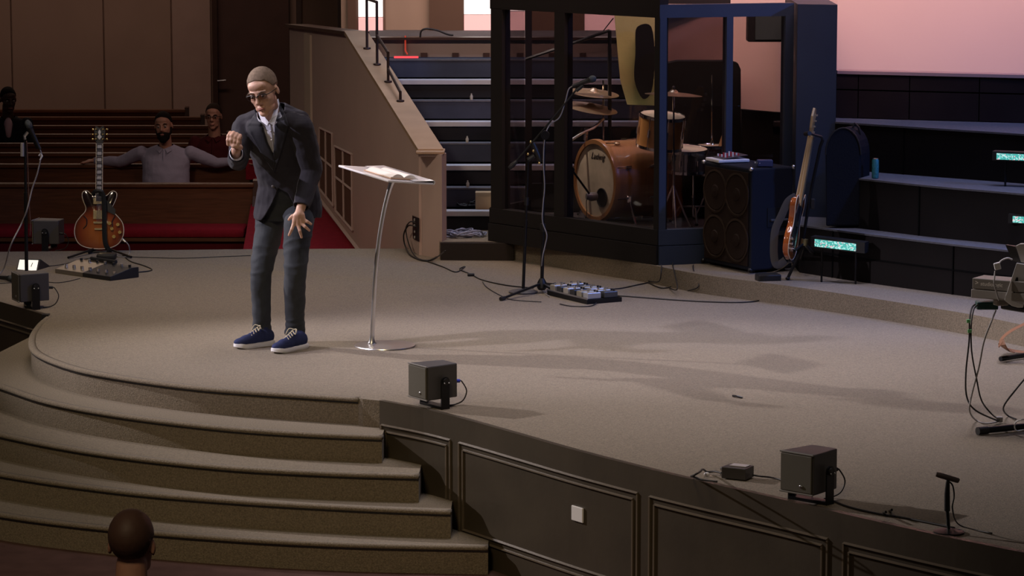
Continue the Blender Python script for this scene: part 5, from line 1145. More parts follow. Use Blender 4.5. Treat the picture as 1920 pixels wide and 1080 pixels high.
cable('keyboard_cable', [D(1828, 571, kY), D(1822, 578, kY - .05), D(1818, 600, kY - .1), D(1817, 640, kY - .1), D(1811, 700, kY - .1), D(1813, 745, kY - .1), D(1830, 770, kY - .1), kf], .0045, 'black cable with green tape flags hanging from the keyboard, outermost loop')
cable('keyboard_cable', [D(1834, 572, kY), D(1826, 580, kY - .05), D(1821, 610, kY - .1), D(1822, 660, kY - .1), D(1831, 710, kY - .1), D(1840, 750, kY - .1), D(1858, 775, kY - .1), kf + V((.01, .02, 0))], .004, 'black cable hanging from the keyboard just inside the taped one')
cable('keyboard_cable', [D(1867, 582, kY - .05), D(1858, 605, kY - .1), D(1845, 640, kY - .1), D(1835, 690, kY - .1), D(1822, 740, kY - .1), D(1818, 770, kY - .1), P(1830, 788, .01), P(1850, 794, .01), kf], .0045, 'grey cable crossing the two black ones below the keyboard', CABLEG)
cable('keyboard_cable', [D(1930, 700, kY - .15), D(1905, 730, kY - .12), D(1882, 762, kY - .1), P(1888, 778, .015), P(1905, 786, .01)], .0045, 'black cable slanting down to the keyboard stand foot')
for y in (602, 621): tag(MB().bbox(D(1818 if y > 610 else 1816, y, kY - .11), (.020, .012, .018), .003).build('tape_flag', mat('green_tape', (.18, .55, .22), .6)), 'green tape flag on the keyboard cable, %s of two' % ('upper' if y < 610 else 'lower'), 'tape', 'green tape flags')
tag(MB().bbox(kf + V((.0, -.01, .012)), (.035, .02, .03), .005).build('cable_clip', CABLEG), 'grey clip gathering the cables above the stand foot', 'clip')
MB().tube(catmull([P(1960, 812, .02), P(1925, 806, .02), P(1906, 808, .012), P(1903, 795, .05), P(1915, 787, .08), P(1960, 785, .08)], 4), .004, 6).build('white_cable', WHITE); tag(bpy.data.objects['white_cable'], 'white cable looping over the near foot bar of the keyboard stand', 'cable')
tag(MB().tube(catmull([D(1960, 585, 17.2), D(1925, 605, 17.2), D(1893, 622, 17.2), D(1877, 638, 17.2), D(1882, 650, 17.2), P(1895, 657, .02), P(1960, 664, .02)], 6), .035, 8, flat=.12).build('leather_strap', mat('brown_leather', (.22, .10, .05), .6)), 'brown leather strap drooping to the floor behind the keyboard', 'strap')
# ================================================================== PEOPLE
SKIN = mat('skin_fair', (0.60, 0.36, 0.26), 0.5, bump=0.05, bscale=120, var=0.07, vscale=30)
SKIN2 = mat('skin_rosy', (0.42, 0.21, 0.15), 0.55, var=0.08, vscale=25)
SKIN3 = mat('skin_dark', (0.07, 0.032, 0.020), 0.45, var=0.08, vscale=25)
def remesh(b, name, m, parent, vox=0.006, smooth=2, label=None, disp=None, keep=None, solid=0.0):
    o = b.build(name + '_tmp', m, None, loc=V(parent['_o']))
    md = o.modifiers.new('r', 'REMESH'); md.mode = 'VOXEL'; md.voxel_size = vox; md.use_smooth_shade = True
    if smooth: s_ = o.modifiers.new('s', 'SMOOTH'); s_.factor = 0.5; s_.iterations = smooth
    dg = bpy.context.evaluated_depsgraph_get(); me = bpy.data.meshes.new_from_object(o.evaluated_get(dg))
    COL.objects.unlink(o); bpy.data.objects.remove(o)
    org = V(parent['_o'])
    if disp or keep:
        bm = bmesh.new(); bm.from_mesh(me)
        if disp:
            bm.normal_update()
            for v in bm.verts: v.co = v.co + v.normal * disp(v.co + org)
        if keep:
            bm.normal_update(); dead = [f for f in bm.faces if not keep(f.calc_center_median() + org, f.normal)]
            bmesh.ops.delete(bm, geom=dead, context='FACES')
            for _ in range(8):
                be = [v for v in bm.verts if v.is_boundary]; new = {}
                for v in be:
                    nb = [e.other_vert(v).co for e in v.link_edges if e.is_boundary]
                    if len(nb) == 2: new[v] = v.co * 0.4 + (nb[0] + nb[1]) * 0.3
                for v, c in new.items(): v.co = c
        bm.to_mesh(me); bm.free()
    me.name = name; ob = bpy.data.objects.new(name, me); COL.objects.link(ob); ob['_o'] = parent['_o']; ob.parent = parent
    for p in me.polygons: p.use_smooth = True
    if not me.materials: me.materials.append(m)
    if solid: sm = ob.modifiers.new('t', 'SOLIDIFY'); sm.thickness = solid; sm.offset = -1
    if label: ob['label'] = label
    return ob
def ringloft(b, rings, n=28):
    """rings: (centre, half width, half depth, right vector, forward vector)"""
    o = len(b.v)
    for c, a, d, r, f in rings:
        for j in range(n):
            an = 2 * pi * j / n; b.v.append(V(c) + r * (a * cos(an)) + f * (d * sin(an)))
    for i in range(len(rings) - 1):
        for j in range(n):
            j2 = (j + 1) % n; b.f.append((o + i * n + j, o + i * n + j2, o + (i + 1) * n + j2, o + (i + 1) * n + j))
    b.f.append(tuple(o + j for j in reversed(range(n)))); b.f.append(tuple(o + (len(rings) - 1) * n + j for j in range(n)))
def headframe(yaw, pitch, roll):
    # local x = person's right, y = where the face looks, z = up ; yaw 0 looks at -Y (towards the camera side), positive yaw towards -X
    f = V((-sin(yaw) * cos(pitch), -cos(yaw) * cos(pitch), -sin(pitch)))
    up = V((0, 0, 1)); r = f.cross(up).normalized(); u = r.cross(f).normalized()
    R = Matrix((r, f, u)).transposed()
    return R @ Matrix.Rotation(roll, 3, 'Y')
def add_head(b, o, R, s=1.0):
    def L(x, y, z): return V(o) + R @ V((x * s, y * s, z * s))
    E = lambda c, r, Rl=None: b.ell(L(*c), tuple(k * s for k in r), R if Rl is None else R @ Rl, nu=24, nv=16)
    E((0, -0.012, 0.160), (0.076, 0.096, 0.090))            # skull
    E((0, 0.030, 0.100), (0.062, 0.058, 0.085))             # face mass
    E((0, 0.033, 0.058), (0.050, 0.050, 0.052))             # jaw
    E((0, 0.066, 0.022), (0.027, 0.022, 0.020))             # chin
    E((0, 0.072, 0.146), (0.050, 0.020, 0.013))             # brow
    E((0, 0.060, 0.175), (0.052, 0.030, 0.030))             # forehead
    for sx in (-1, 1):
        E((sx * 0.038, 0.056, 0.098), (0.020, 0.020, 0.022))
        E((sx * 0.036, 0.030, 0.046), (0.018, 0.035, 0.024))
        E((sx * 0.0775, -0.010, 0.116), (0.008, 0.016, 0.027), Matrix.Rotation(-0.25 * 1, 3, 'X'))
        E((sx * 0.012, 0.094, 0.090), (0.009, 0.010, 0.008))
    b.tube([L(0, 0.086, 0.140), L(0, 0.098, 0.118), L(0, 0.108, 0.096), L(0, 0.100, 0.086)], [0.008 * s, 0.009 * s, 0.013 * s, 0.009 * s], 12)
    E((0, 0.084, 0.062), (0.024, 0.012, 0.008)); E((0, 0.083, 0.048), (0.020, 0.012, 0.007))
    return L
def face_bits(par, L, R, s, hairm, skinm, hair='short', beard=None, glasses=False, old=False, vox=0.005):
    EW = mat('eye_white', (0.36, 0.32, 0.29), 0.3); EI = mat('eye_iris', (0.04, 0.03, 0.025), 0.2)
    LIP = mat('lip_rose', (0.36, 0.13, 0.11), 0.5)
    for sx in (-1, 1):
        e = MB().ell(L(sx * 0.031, 0.078, 0.125), (0.0118 * s,) * 3, nu=14, nv=10).build('eye', EW, par, smooth=True)
        MB().ell(L(sx * 0.031, 0.0885, 0.124), (0.006 * s, 0.0035 * s, 0.006 * s), R, nu=12, nv=8).build('iris', EI, e, smooth=True)
        MB().tube([L(sx * 0.015, 0.092, 0.146), L(sx * 0.032, 0.0925, 0.152), L(sx * 0.050, 0.080, 0.147)], [0.003 * s, 0.004 * s, 0.002 * s], 6).build('eyebrow', hairm, par, smooth=True)
    MB().tube([L(-0.023, 0.090, 0.054), L(-0.010, 0.0955, 0.057), L(0, 0.097, 0.0555), L(0.010, 0.0955, 0.057), L(0.023, 0.090, 0.054)], [0.0022 * s, 0.0045 * s, 0.0048 * s, 0.0045 * s, 0.0022 * s], 8).build('lips', LIP, par, smooth=True)
    b = MB(); hs = 1.0
    b.ell(L(0, -0.014, 0.163), (0.0785 * s, 0.0985 * s, 0.0915 * s), R, nu=36, nv=24)
    o = V(par['_o']); RT = R.transposed(); O = L(0, 0, 0)
    def keep(c, n):
        q = RT @ (c - O) / s
        if q.y > 0.055: return q.z > 0.206 + 0.006 * cos(q.x * 60)
        if q.y > 0.02: return q.z > 0.206 - (0.055 - q.y) * 1.5
        if q.y > -0.035: return q.z > 0.150 and not (abs(q.x) > .07 and q.z < 0.152)
        return q.z > 0.075
    if hair:
        remesh(b, 'hair', hairm, par, vox, 1, keep=keep, disp=lambda c: (noise.noise(c * 60)) * 0.001, solid=0.002)
    if beard:
        b = MB(); b.ell(L(0, 0.040, 0.040), (0.060 * s, 0.062 * s, 0.056 * s), R); b.ell(L(0, 0.070, 0.012), (0.040 * s, 0.034 * s, 0.036 * s), R)
        for sx in (-1, 1): b.cap(L(sx * 0.058, 0.015, 0.060), L(sx * 0.066, -0.002, 0.105), 0.016 * s, 0.010 * s)
        b.tube([L(-.03, .088, .062), L(0, .098, .071), L(.03, .088, .062)], [.006 * s, .008 * s, .006 * s], 8)
        remesh(b, 'beard', beard, par, vox, 1, disp=lambda c: noise.noise(c * 80) * 0.003, keep=lambda c, n: not ((lambda q: q.y > 0.078 and 0.042 < q.z < 0.066 and abs(q.x) < 0.024)(RT @ (c - O) / s)))
    if glasses:
        g = MB(); GM = mat('glasses_frame_black', (0.012, 0.010, 0.010), 0.3)
        for sx in (-1, 1):
            ring = [L(sx * 0.033 + 0.026 * cos(t) * (1.0), 0.104 - abs(sx * 0.033 + 0.026 * cos(t)) * 0.16, 0.126 + 0.014 * max(-1, min(1, sin(t) * 1.35))) for t in [2 * pi * i / 20 for i in range(20)]]
            th = [0.0030 * s if sin(2 * pi * i / 20) > 0.1 else 0.0008 * s for i in range(20)]
            g.tube(ring + [ring[0]], th + [th[0]], 6, caps=False)
            g.tube([L(sx * 0.059, 0.095, 0.133), L(sx * 0.074, 0.06, 0.131), L(sx * 0.082, 0.0, 0.130), L(sx * 0.080, -0.02, 0.118)], 0.0024 * s, 6)
        g.tube([L(-0.008, 0.106, 0.131), L(0, 0.109, 0.133), L(0.008, 0.106, 0.131)], 0.0022 * s, 6)
        go = g.build('glasses', GM, par, smooth=True)
        for sx in (-1, 1):
            ls = [L(sx * 0.033 + 0.0245 * cos(t), 0.103 - abs(sx * 0.033 + 0.0245 * cos(t)) * 0.16, 0.126 + 0.0130 * max(-1, min(1, sin(t) * 1.35))) for t in [2 * pi * i / 16 for i in range(16)]]
            MB().slab(ls, R @ V((0, -0.0012, 0))).build('lens', glass_mat('spectacle_lens', (0.88, 0.82, 0.80), 0.25), go)

# ------------------------------------------------------------------ the speaker
GREYH = mat('grey_brown_hair', (0.21, 0.155, 0.115), 0.8, bump=0.2, bscale=700, var=0.2, vscale=60)
man = thing('person', 'standing man in navy blazer leaning forward with raised fist beside the lectern', 'person', P(523, 655, 0))
Rv = V((-0.86, 0.51, 0)).normalized(); Fv = V((-0.51, -0.86, 0)).normalized()
HS = 1.08
HR = headframe(radians(17), radians(18), radians(10))
HO = D(500, 217, 17.30) - HR @ V((0, 0.05 * HS, 0.0))
pts_t = dict(pel=D(541, 388, 17.88), wai=D(540, 345, 17.80), che=D(520, 285, 17.62), sho=D(509, 236, 17.50))
shR, shL = D(459, 236, 17.60), D(560, 231, 17.42)
elR, elL = D(446, 300, 17.48), D(585, 318, 17.52)
wrR, wrL = D(443, 288, 17.18), D(563, 394, 17.36)
hipR, hipL = D(512, 405, 17.93), D(560, 402, 17.84)
knR, knL = D(490, 512, 17.76), D(554, 508, 17.62)
anR, anL = D(491, 612, 17.90), D(552, 622, 17.80)
body = MB(); Lh = add_head(body, HO, HR, HS)
nb = D(508, 226, 17.50)
body.cap(nb, HO + HR @ V((0, -0.03, 0.07)), 0.062, 0.050)
ringloft(body, [(pts_t['sho'], .14, .08, Rv, Fv), (pts_t['che'], .155, .10, Rv, Fv), (pts_t['wai'], .14, .10, Rv, Fv), (pts_t['pel'], .15, .11, Rv, Fv)])
body.cap(shR, elR, .045, .038); body.cap(elR, wrR, .038, .028); body.cap(shL, elL, .045, .038); body.cap(elL, wrL, .038, .027)
body.cap(nb - V((0, 0, .03)), shR, .036, .036); body.cap(nb - V((0, 0, .03)), shL, .036, .036)
body.cap(hipR, knR, .065, .036); body.cap(knR, anR, .036, .028); body.cap(hipL, knL, .065, .036); body.cap(knL, anL, .036, .028)
for an, he, to_ in ((anR, P(512, 646, 0), P(440, 655, 0)), (anL, P(574, 652, 0), P(512, 664, 0))):
    h_, t_ = he.lerp(to_, .22) + V((0, 0, .055)), he.lerp(to_, .72) + V((0, 0, .042)); body.cap(h_, t_, .030, .020); body.cap(an, h_, .028, .028)
# raised fist: forearm comes toward the camera and up
fc = D(441, 266, 17.10)
fup = (fc - wrR); fup = V((0.02, -0.35, 0.94)).normalized(); fr_ = V((0.97, -0.22, 0)).normalized(); ff = fr_.cross(fup).normalized()  # ff points roughly away/towards
if ff.y > 0: ff = -ff
def FL(x, y, z): return fc + fr_ * x * .95 + ff * y * 1.0 + fup * z * 1.25      # x picture right, y toward camera, z up
body.ell(FL(0, -0.012, -0.006), (0.036, 0.022, 0.046), Matrix((fr_, ff, fup)).transposed())
body.cap(wrR, FL(0.0, -0.012, -0.045), 0.029, 0.028)
for i in range(4):      # four fingers: knuckle on top, folded down over the front of the palm
    x = -0.033 + i * 0.0205; rr_ = 0.0125 - abs(i - 1.3) * 0.0007; top = 0.046 - 0.004 * abs(i - 1) - 0.003 * i
    body.tube([FL(x, -0.022, 0.010), FL(x, -0.010, top), FL(x, 0.022, top - 0.004), FL(x, 0.036, top - 0.022), FL(x, 0.034, top - 0.044), FL(x, 0.014, top - 0.052)], [rr_, rr_ * 1.12, rr_ * 1.08, rr_ * 1.02, rr_ * .98, rr_ * .85], 10)
    body.ell(FL(x, 0.022, top - 0.004), (rr_ * 1.12,) * 3); body.ell(FL(x, 0.036, top - 0.020), (rr_ * 1.1,) * 3)
body.tube([FL(0.026, -0.02, -0.036), FL(0.036, 0.014, -0.022), FL(0.026, 0.040, -0.008), FL(0.004, 0.047, -0.004), FL(-0.010, 0.046, -0.004)], [0.015, 0.0155, 0.014, 0.0125, 0.008], 10)
# open hand spread on the thigh
HY = 17.34
pc_ = D(558, 408, HY)
hx = lambda px, py, y=0.0: D(px, py, HY + y)
body.cap(wrL, hx(560, 402), 0.026, 0.026)
for a, c_, r0, r1 in ((hx(556, 404), hx(551, 420), .021, .013), (hx(559, 404), hx(558.5, 422), .022, .013), (hx(563, 404), hx(565, 419), .021, .013), (hx(566, 403), hx(570, 415), .018, .012)): body.cap(a, c_, r0, r1)
for chain in (((549.5, 404, .0), (545, 408, .012), (541.5, 412, .022)),
              ((551, 419, 0), (547, 430, -.012), (542, 441, .004)),
              ((558.5, 421, 0), (562, 433, -.014), (565.5, 445, .002)),
              ((565, 418, 0), (572, 425, -.010), (580, 432, .010)),
              ((570, 413, 0), (576, 415.5, -.004), (583, 420, .010))):
    q = [hx(*c_) for c_ in chain]; body.tube(q, [.0115, .0100, .0080], 10); body.ell(q[2], (.0082,) * 3); body.ell(q[1], (.0105,) * 3)
remesh(body, 'body', SKIN, man, 0.0042, 2)
face_bits(man, Lh, HR, HS, GREYH, SKIN, glasses=True, vox=0.005)

# ---- clothes
def wrk(freq, amp, zs=2.6):
    return lambda c: amp * (noise.noise(V((c.x * freq, c.y * freq, c.z * freq * zs))) + 0.5 * noise.noise(V((c.x * freq * 2 + c.z * 9, c.y * freq * 2, c.z * freq * zs * 1.5 - c.x * 12))))
NAVY = mat('navy_blazer_wool', (0.030, 0.028, 0.037), 0.75, bump=0.06, bscale=600, var=0.1, vscale=30, sheen=0.06)
NAVYL = mat('navy_lapel_wool', (0.026, 0.026, 0.034), 0.7, bump=0.06, bscale=600, sheen=0.06)
SHIRT = mat('pale_blue_shirt', (0.66, 0.67, 0.76), 0.8, bump=0.15, bscale=200)
TROU = mat('slate_trousers', (0.048, 0.054, 0.064), 0.8, bump=0.08, bscale=600, var=0.1, vscale=20, sheen=0.05)
def pxy(c):
    z = c.y * cos(PITCH) + (HC - c.z) * sin(PITCH); return 960 + FPX * c.x / z, 540 - FPX * ((c.z - HC) * cos(PITCH) + c.y * sin(PITCH)) / z
def inpoly(x, y, poly):
    r = False; n = len(poly)
    for i in range(n):
        (x1, y1), (x2, y2) = poly[i], poly[(i + 1) % n]
        if (y1 > y) != (y2 > y) and x < (x2 - x1) * (y - y1) / (y2 - y1) + x1: r = not r
    return r
def tor(k, z0=0.0):   # torso rings scaled
    return [(D(510, 219, 17.50), .085 * k, .075 * k, Rv, Fv), (D(510, 229, 17.50), .165 * k, .10 * k, Rv, Fv), (D(512, 247, 17.53), .198 * k, .125 * k, Rv, Fv), (D(521, 280, 17.61), .196 * k, .138 * k, Rv, Fv),
            (D(532, 315, 17.71), .186 * k, .142 * k, Rv, Fv), (D(540, 348, 17.79), .192 * k, .150 * k, Rv, Fv)]
j = MB()
j.cap(D(527, 208, 17.56), D(563, 226, 17.50), .052, .060); j.cap(D(486, 217, 17.56), D(458, 231, 17.61), .048, .055)
ringloft(j, tor(1.0) + [(D(541, 380, 17.84), .213, .165, Rv, Fv), (D(539, 404, 17.86), .222, .172, Rv, Fv), (D(539, 411, 17.86), .222, .172, Rv, Fv)])
j.cap(D(470, 236, 17.585), D(457, 243, 17.60), .062, .072); j.cap(D(548, 229, 17.43), D(564, 238, 17.42), .062, .075)
j.cap(D(457, 243, 17.60), elR, .072, .062); j.cap(elR, wrR + (elR - wrR) * .14, .060, .046)
j.cap(D(564, 238, 17.42), elL, .076, .066); j.cap(elL, wrL + (elL - wrL) * .10, .064, .050)
Vn = [(476, 205), (486, 222), (492, 236), (501, 268), (513, 291), (515, 262), (515, 232), (524, 190), (500, 180)]
Hem = [(521, 352), (516, 368), (506, 388), (497, 404), (486, 418), (470, 440), (600, 440), (585, 414), (556, 404), (551, 384), (540, 362)]
def keepj(c, n):
    x, y = pxy(c); front = n.y < 0.1
    if front and inpoly(x, y, Vn): return False
    if front and y > 340 and inpoly(x, y, Hem) and c.y < 17.86 and x < 552: return False
    if (c - HO).length < 0.085: return False
    # neck opening
    q = c - D(509, 216, 17.50)
    if abs(q.x) < 0.075 and abs(q.y) < 0.07 and q.z > -0.03 and n.z > 0.3: return False
    # sleeve ends
    if (c - (wrR + (elR - wrR) * .14)).dot((wrR - elR).normalized()) > 0.005 and (c - wrR).length < .12: return False
    d_ = (wrL - elL).normalized()
    if (c - (wrL + (elL - wrL) * .10)).dot(d_) > 0.004 and (c - wrL).length < .11: return False
    return True
def hemcut(c, n):
    x, y = pxy(c); return keepj(c, n) and not (y > 414 - max(0, (x - 500)) * 0.06 and abs(x - 540) < 90)
jk = remesh(j, 'blazer', NAVY, man, 0.0052, 3, disp=wrk(9, 0.006, 1.8), keep=hemcut, solid=0.006)
bpy.context.view_layer.update()
def bvh(o):
    bm = bmesh.new(); bm.from_mesh(o.data); bmesh.ops.transform(bm, matrix=Matrix.Translation(V(o['_o'])), verts=bm.verts[:]); t = BVHTree.FromBMesh(bm); bm.free(); return t
sh_ = MB(); ringloft(sh_, tor(0.90) + [(D(541, 385, 17.86), .175, .125, Rv, Fv)])
sh_.cap(wrR + (elR - wrR) * .35, wrR + (elR - wrR) * -.10, .039, .039); sh_.cap(wrL + (elL - wrL) * .3, wrL + (elL - wrL) * -.015, .042, .040)
sh_.cap(D(508, 226, 17.50), D(503, 214, 17.44), .072, .068)
def keeps(c, n):
    if (c - (wrR + (elR - wrR) * -.10)).dot((wrR - elR).normalized()) > 0.012: 
        if (c - wrR).length < .09: return False
    if (c - (wrL + (elL - wrL) * -.015)).dot((wrL - elL).normalized()) > 0.010 and (c - wrL).length < .09: return False
    if pxy(c)[1] > 333 and abs(c.x - D(541, 388, 17.88).x) < .3: return False
    q = c - D(503, 214, 17.44)
    if q.length < .16 and q.dot((D(503, 214, 17.44) - D(508, 226, 17.50)).normalized()) > 0.020: return False
    return True
so = remesh(sh_, 'shirt', SHIRT, man, 0.0055, 2, keep=keeps, disp=wrk(14, 0.003, 1.2))
tj, ts = bvh(jk), bvh(so)
def drape(poly, tree, off, name, m, thick=0.005, par=man, n=9, fallback=None):
    # cut a grid over the outline, lay it on the garment below and thicken it
    xs = [p[0] for p in poly]; ys = [p[1] for p in poly]; bm = bmesh.new()
    vs = [bm.verts.new((p[0], p[1], 0)) for p in poly]; f = bm.faces.new(vs)
    bmesh.ops.triangulate(bm, faces=[f]); bmesh.ops.subdivide_edges(bm, edges=bm.edges[:], cuts=3, use_grid_fill=True)
    bmesh.ops.triangulate(bm, faces=bm.faces[:]); bmesh.ops.subdivide_edges(bm, edges=bm.edges[:], cuts=1, use_grid_fill=True)
    org = V((0, 0, HC)); vs = []; ds = []
    for v in bm.verts:
        d_ = ray(v.co.x, v.co.y).normalized(); h = tree.ray_cast(org, d_)
        ds.append(h[3] if h[0] is not None else None); vs.append(d_)
    good = sorted(d_ for d_ in ds if d_ is not None); med = good[len(good) // 2]
    pos = []
    for d_, dist in zip(vs, ds):
        if dist is None or abs(dist - med) > 0.16: dist = med
        pos.append(org + d_ * (dist - off))
    bm.verts.index_update(); fs = [[v.index for v in f.verts] for f in bm.faces]
    # relax depth
    nb = [[] for _ in pos]
    for e in bm.edges: a, b_ = e.verts[0].index, e.verts[1].index; nb[a].append(b_); nb[b_].append(a)
    for _ in range(4):
        ds2 = [(p - org).length for p in pos]; ds3 = [0.5 * ds2[i] + 0.5 * sum(ds2[k] for k in nb[i]) / max(1, len(nb[i])) for i in range(len(pos))]
        pos = [org + vs[i] * min(ds3[i], ds2[i] + .001) for i in range(len(pos))]
    bm.free()
    o = MB().add(pos, fs).build(name, m, par, smooth=True, fix=False)
    sm = o.modifiers.new('t', 'SOLIDIFY'); sm.thickness = thick; sm.offset = 1 if False else 0
    return o
drape([(521, 188), (530, 203), (536, 218), (541, 236), (534, 262), (525, 292), (515, 322), (512, 300), (513, 288), (515, 262), (515, 232)], tj, 0.008, 'lapel', NAVYL)
drape([(482, 209), (474, 219), (463, 236), (470, 252), (490, 288), (514, 322), (516, 312), (512, 290), (501, 268), (492, 236)], tj, 0.008, 'lapel', NAVYL)
drape([(499, 367), (497, 372), (520, 382), (521, 376)], tj, 0.006, 'pocket_flap', NAVYL) if False else None
for cp in (((483, 208, 17.37), (487, 205, 17.38), (496, 219, 17.31), (504, 229, 17.29), (501, 236, 17.29), (490, 228, 17.34)),
           ((504, 230, 17.29), (509, 221, 17.31), (514, 206, 17.36), (518, 188, 17.43), (522, 185, 17.46), (524, 195, 17.44), (520, 216, 17.34), (514, 236, 17.29))):
    MB().slab([D(*q) for q in cp], (0.0, 0.006, 0)).build('collar', SHIRT, man, bevel=0.002)
drape([(504, 233), (507, 233), (514, 284), (512, 286)], ts, 0.006, 'button_placket', SHIRT, 0.003)
for y in (246, 262): 
    d_ = ray(506 + (y - 233) * .12, y).normalized(); h = ts.ray_cast(V((0, 0, HC)), d_); 
    if h[0]: MB().ell(h[0] - d_ * .010, (.006, .004, .006)).build('button', WHITE, man)
d_ = ray(512, 350).normalized(); h = tj.ray_cast(V((0, 0, HC)), d_)
if h[0]: MB().ell(h[0] - d_ * .006, (.010, .005, .010)).build('blazer_button', mat('dark_button', (.08, .07, .07), .3), man)
tr_ = MB()
ringloft(tr_, [(D(538, 330, 17.76), .160, .12, Rv, Fv), (D(540, 350, 17.80), .168, .125, Rv, Fv), (D(540, 380, 17.87), .180, .135, Rv, Fv), (D(538, 410, 17.90), .182, .135, Rv, Fv)])
def leg_pts(lst): return [D(a, b_, y) for a, b_, y in lst]
tr_.tube(catmull(leg_pts([(512, 385, 17.92), (505, 425, 17.90), (496, 470, 17.83), (489, 512, 17.775), (490, 560, 17.84), (491, 606, 17.90), (492, 622, 17.90)]), 5), [.100 - .035 * min(1, i / 14) - .010 * max(0, min(1, (i - 14) / 10)) + (0.003 if i > 27 else 0) for i in range(31)], 24)
tr_.tube(catmull(leg_pts([(562, 385, 17.85), (560, 420, 17.70), (556, 465, 17.66), (554, 508, 17.63), (553, 560, 17.72), (553, 608, 17.79), (553, 626, 17.80)]), 5), [.100 - .030 * min(1, i / 14) - .012 * max(0, min(1, (i - 14) / 10)) + (0.003 if i > 27 else 0) for i in range(31)], 24)
def creases(c):
    w = 0
    for zc in (0.66, 0.60, 0.52, 0.20, 0.15, 0.10, 0.80): w += 0.0035 * math.exp(-((c.z - zc - 0.25 * (c.x + 1.3) - .05 * noise.noise(c * 7)) / 0.013) ** 2)
    return wrk(8, 0.006, 1.5)(c) + w
to = remesh(tr_, 'trousers', TROU, man, 0.0055, 3, disp=creases)

# shoes
NV = mat('navy_knit_shoe', (0.035, 0.045, 0.12), 0.85, bump=0.4, bscale=300); SOLE = mat('white_sole', (0.78, 0.78, 0.80), .5); LACE = mat('beige_lace', (0.50, 0.45, 0.33), .8)
def shoe(heel, toe, ank):
    f = (toe - heel); Ls = f.length; f.normalize(); s_ = V((-f.y, f.x, 0))
    def S(u, v, z): return heel + f * (u * Ls) + s_ * v + V((0, 0, z))
    o = [(0, 0.0), (0.02, .028), (.15, .036), (.35, .034), (.55, .042), (.75, .048), (.9, .040), (.98, .020), (1.0, 0), (.98, -.020), (.9, -.040), (.75, -.048), (.55, -.040), (.35, -.033), (.15, -.036), (.02, -.028)]
    c = catmull([V((a, b_, 0)) for a, b_ in o], 3, True)
    sb = MB(); n = len(c)
    for z, k_ in ((0.0, .94), (.006, 1.0), (.022, 1.0), (.028, .94)):
        for p in c:
            lift = 0.010 * max(0, p.x - .8) / .2; sb.v.append(S(.5 + (p.x - .5) * k_, p.y * k_, z + lift + (0.006 * max(0, .3 - p.x) / .3 if z > .01 else 0)))
    sb.f = [tuple(range(n)), tuple(3 * n + i for i in range(n))]
    for l in range(3):
        for i in range(n): jn = (i + 1) % n; sb.f.append((l * n + i, l * n + jn, (l + 1) * n + jn, (l + 1) * n + i))
    sh = MB()
    sh.ell(S(.80, 0, .040), (.058, .040, .026), Matrix((f, s_, V((0, 0, 1)))).transposed()); sh.ell(S(.62, 0, .045), (.075, .042, .036), Matrix((f, s_, V((0, 0, 1)))).transposed())
    sh.ell(S(.40, 0, .055), (.085, .036, .046), Matrix((f, s_, V((0, 0, 1)))).transposed()); sh.ell(S(.17, 0, .055), (.055, .035, .050), Matrix((f, s_, V((0, 0, 1)))).transposed())
    sh.tube([S(.20, 0, .05), V((ank.x, ank.y, .118))], [.040, .044], 20)
    up = remesh(sh, 'shoe', NV, man, .005, 3); sb.build('sole', SOLE, up, smooth='auto')
    for i in range(5):
        u = .60 - i * .06; z = .084 + i * .009
        MB().tube([S(u, -.022, z - .010), S(u - .02, 0, z + .004), S(u + .01, .022, z - .010)], .0032, 6).build('lace', LACE, up)
        MB().tube([S(u, .022, z - .010), S(u - .02, 0, z + .006), S(u + .01, -.022, z - .010)], .0032, 6).build('lace', LACE, up)
    MB().tube(catmull([S(.36, 0, .125), S(.40, .03, .128), S(.46, .035, .10)], 4), .003, 6).build('lace', LACE, up)
    MB().tube(catmull([S(.36, 0, .125), S(.40, -.03, .128), S(.46, -.04, .095)], 4), .003, 6).build('lace', LACE, up)
    return up
def fl(p): return V((p.x, p.y, 0))
shoe(P(512, 646, 0), P(440, 655, 0), anR); shoe(P(574, 652, 0), P(512, 664, 0), anL)

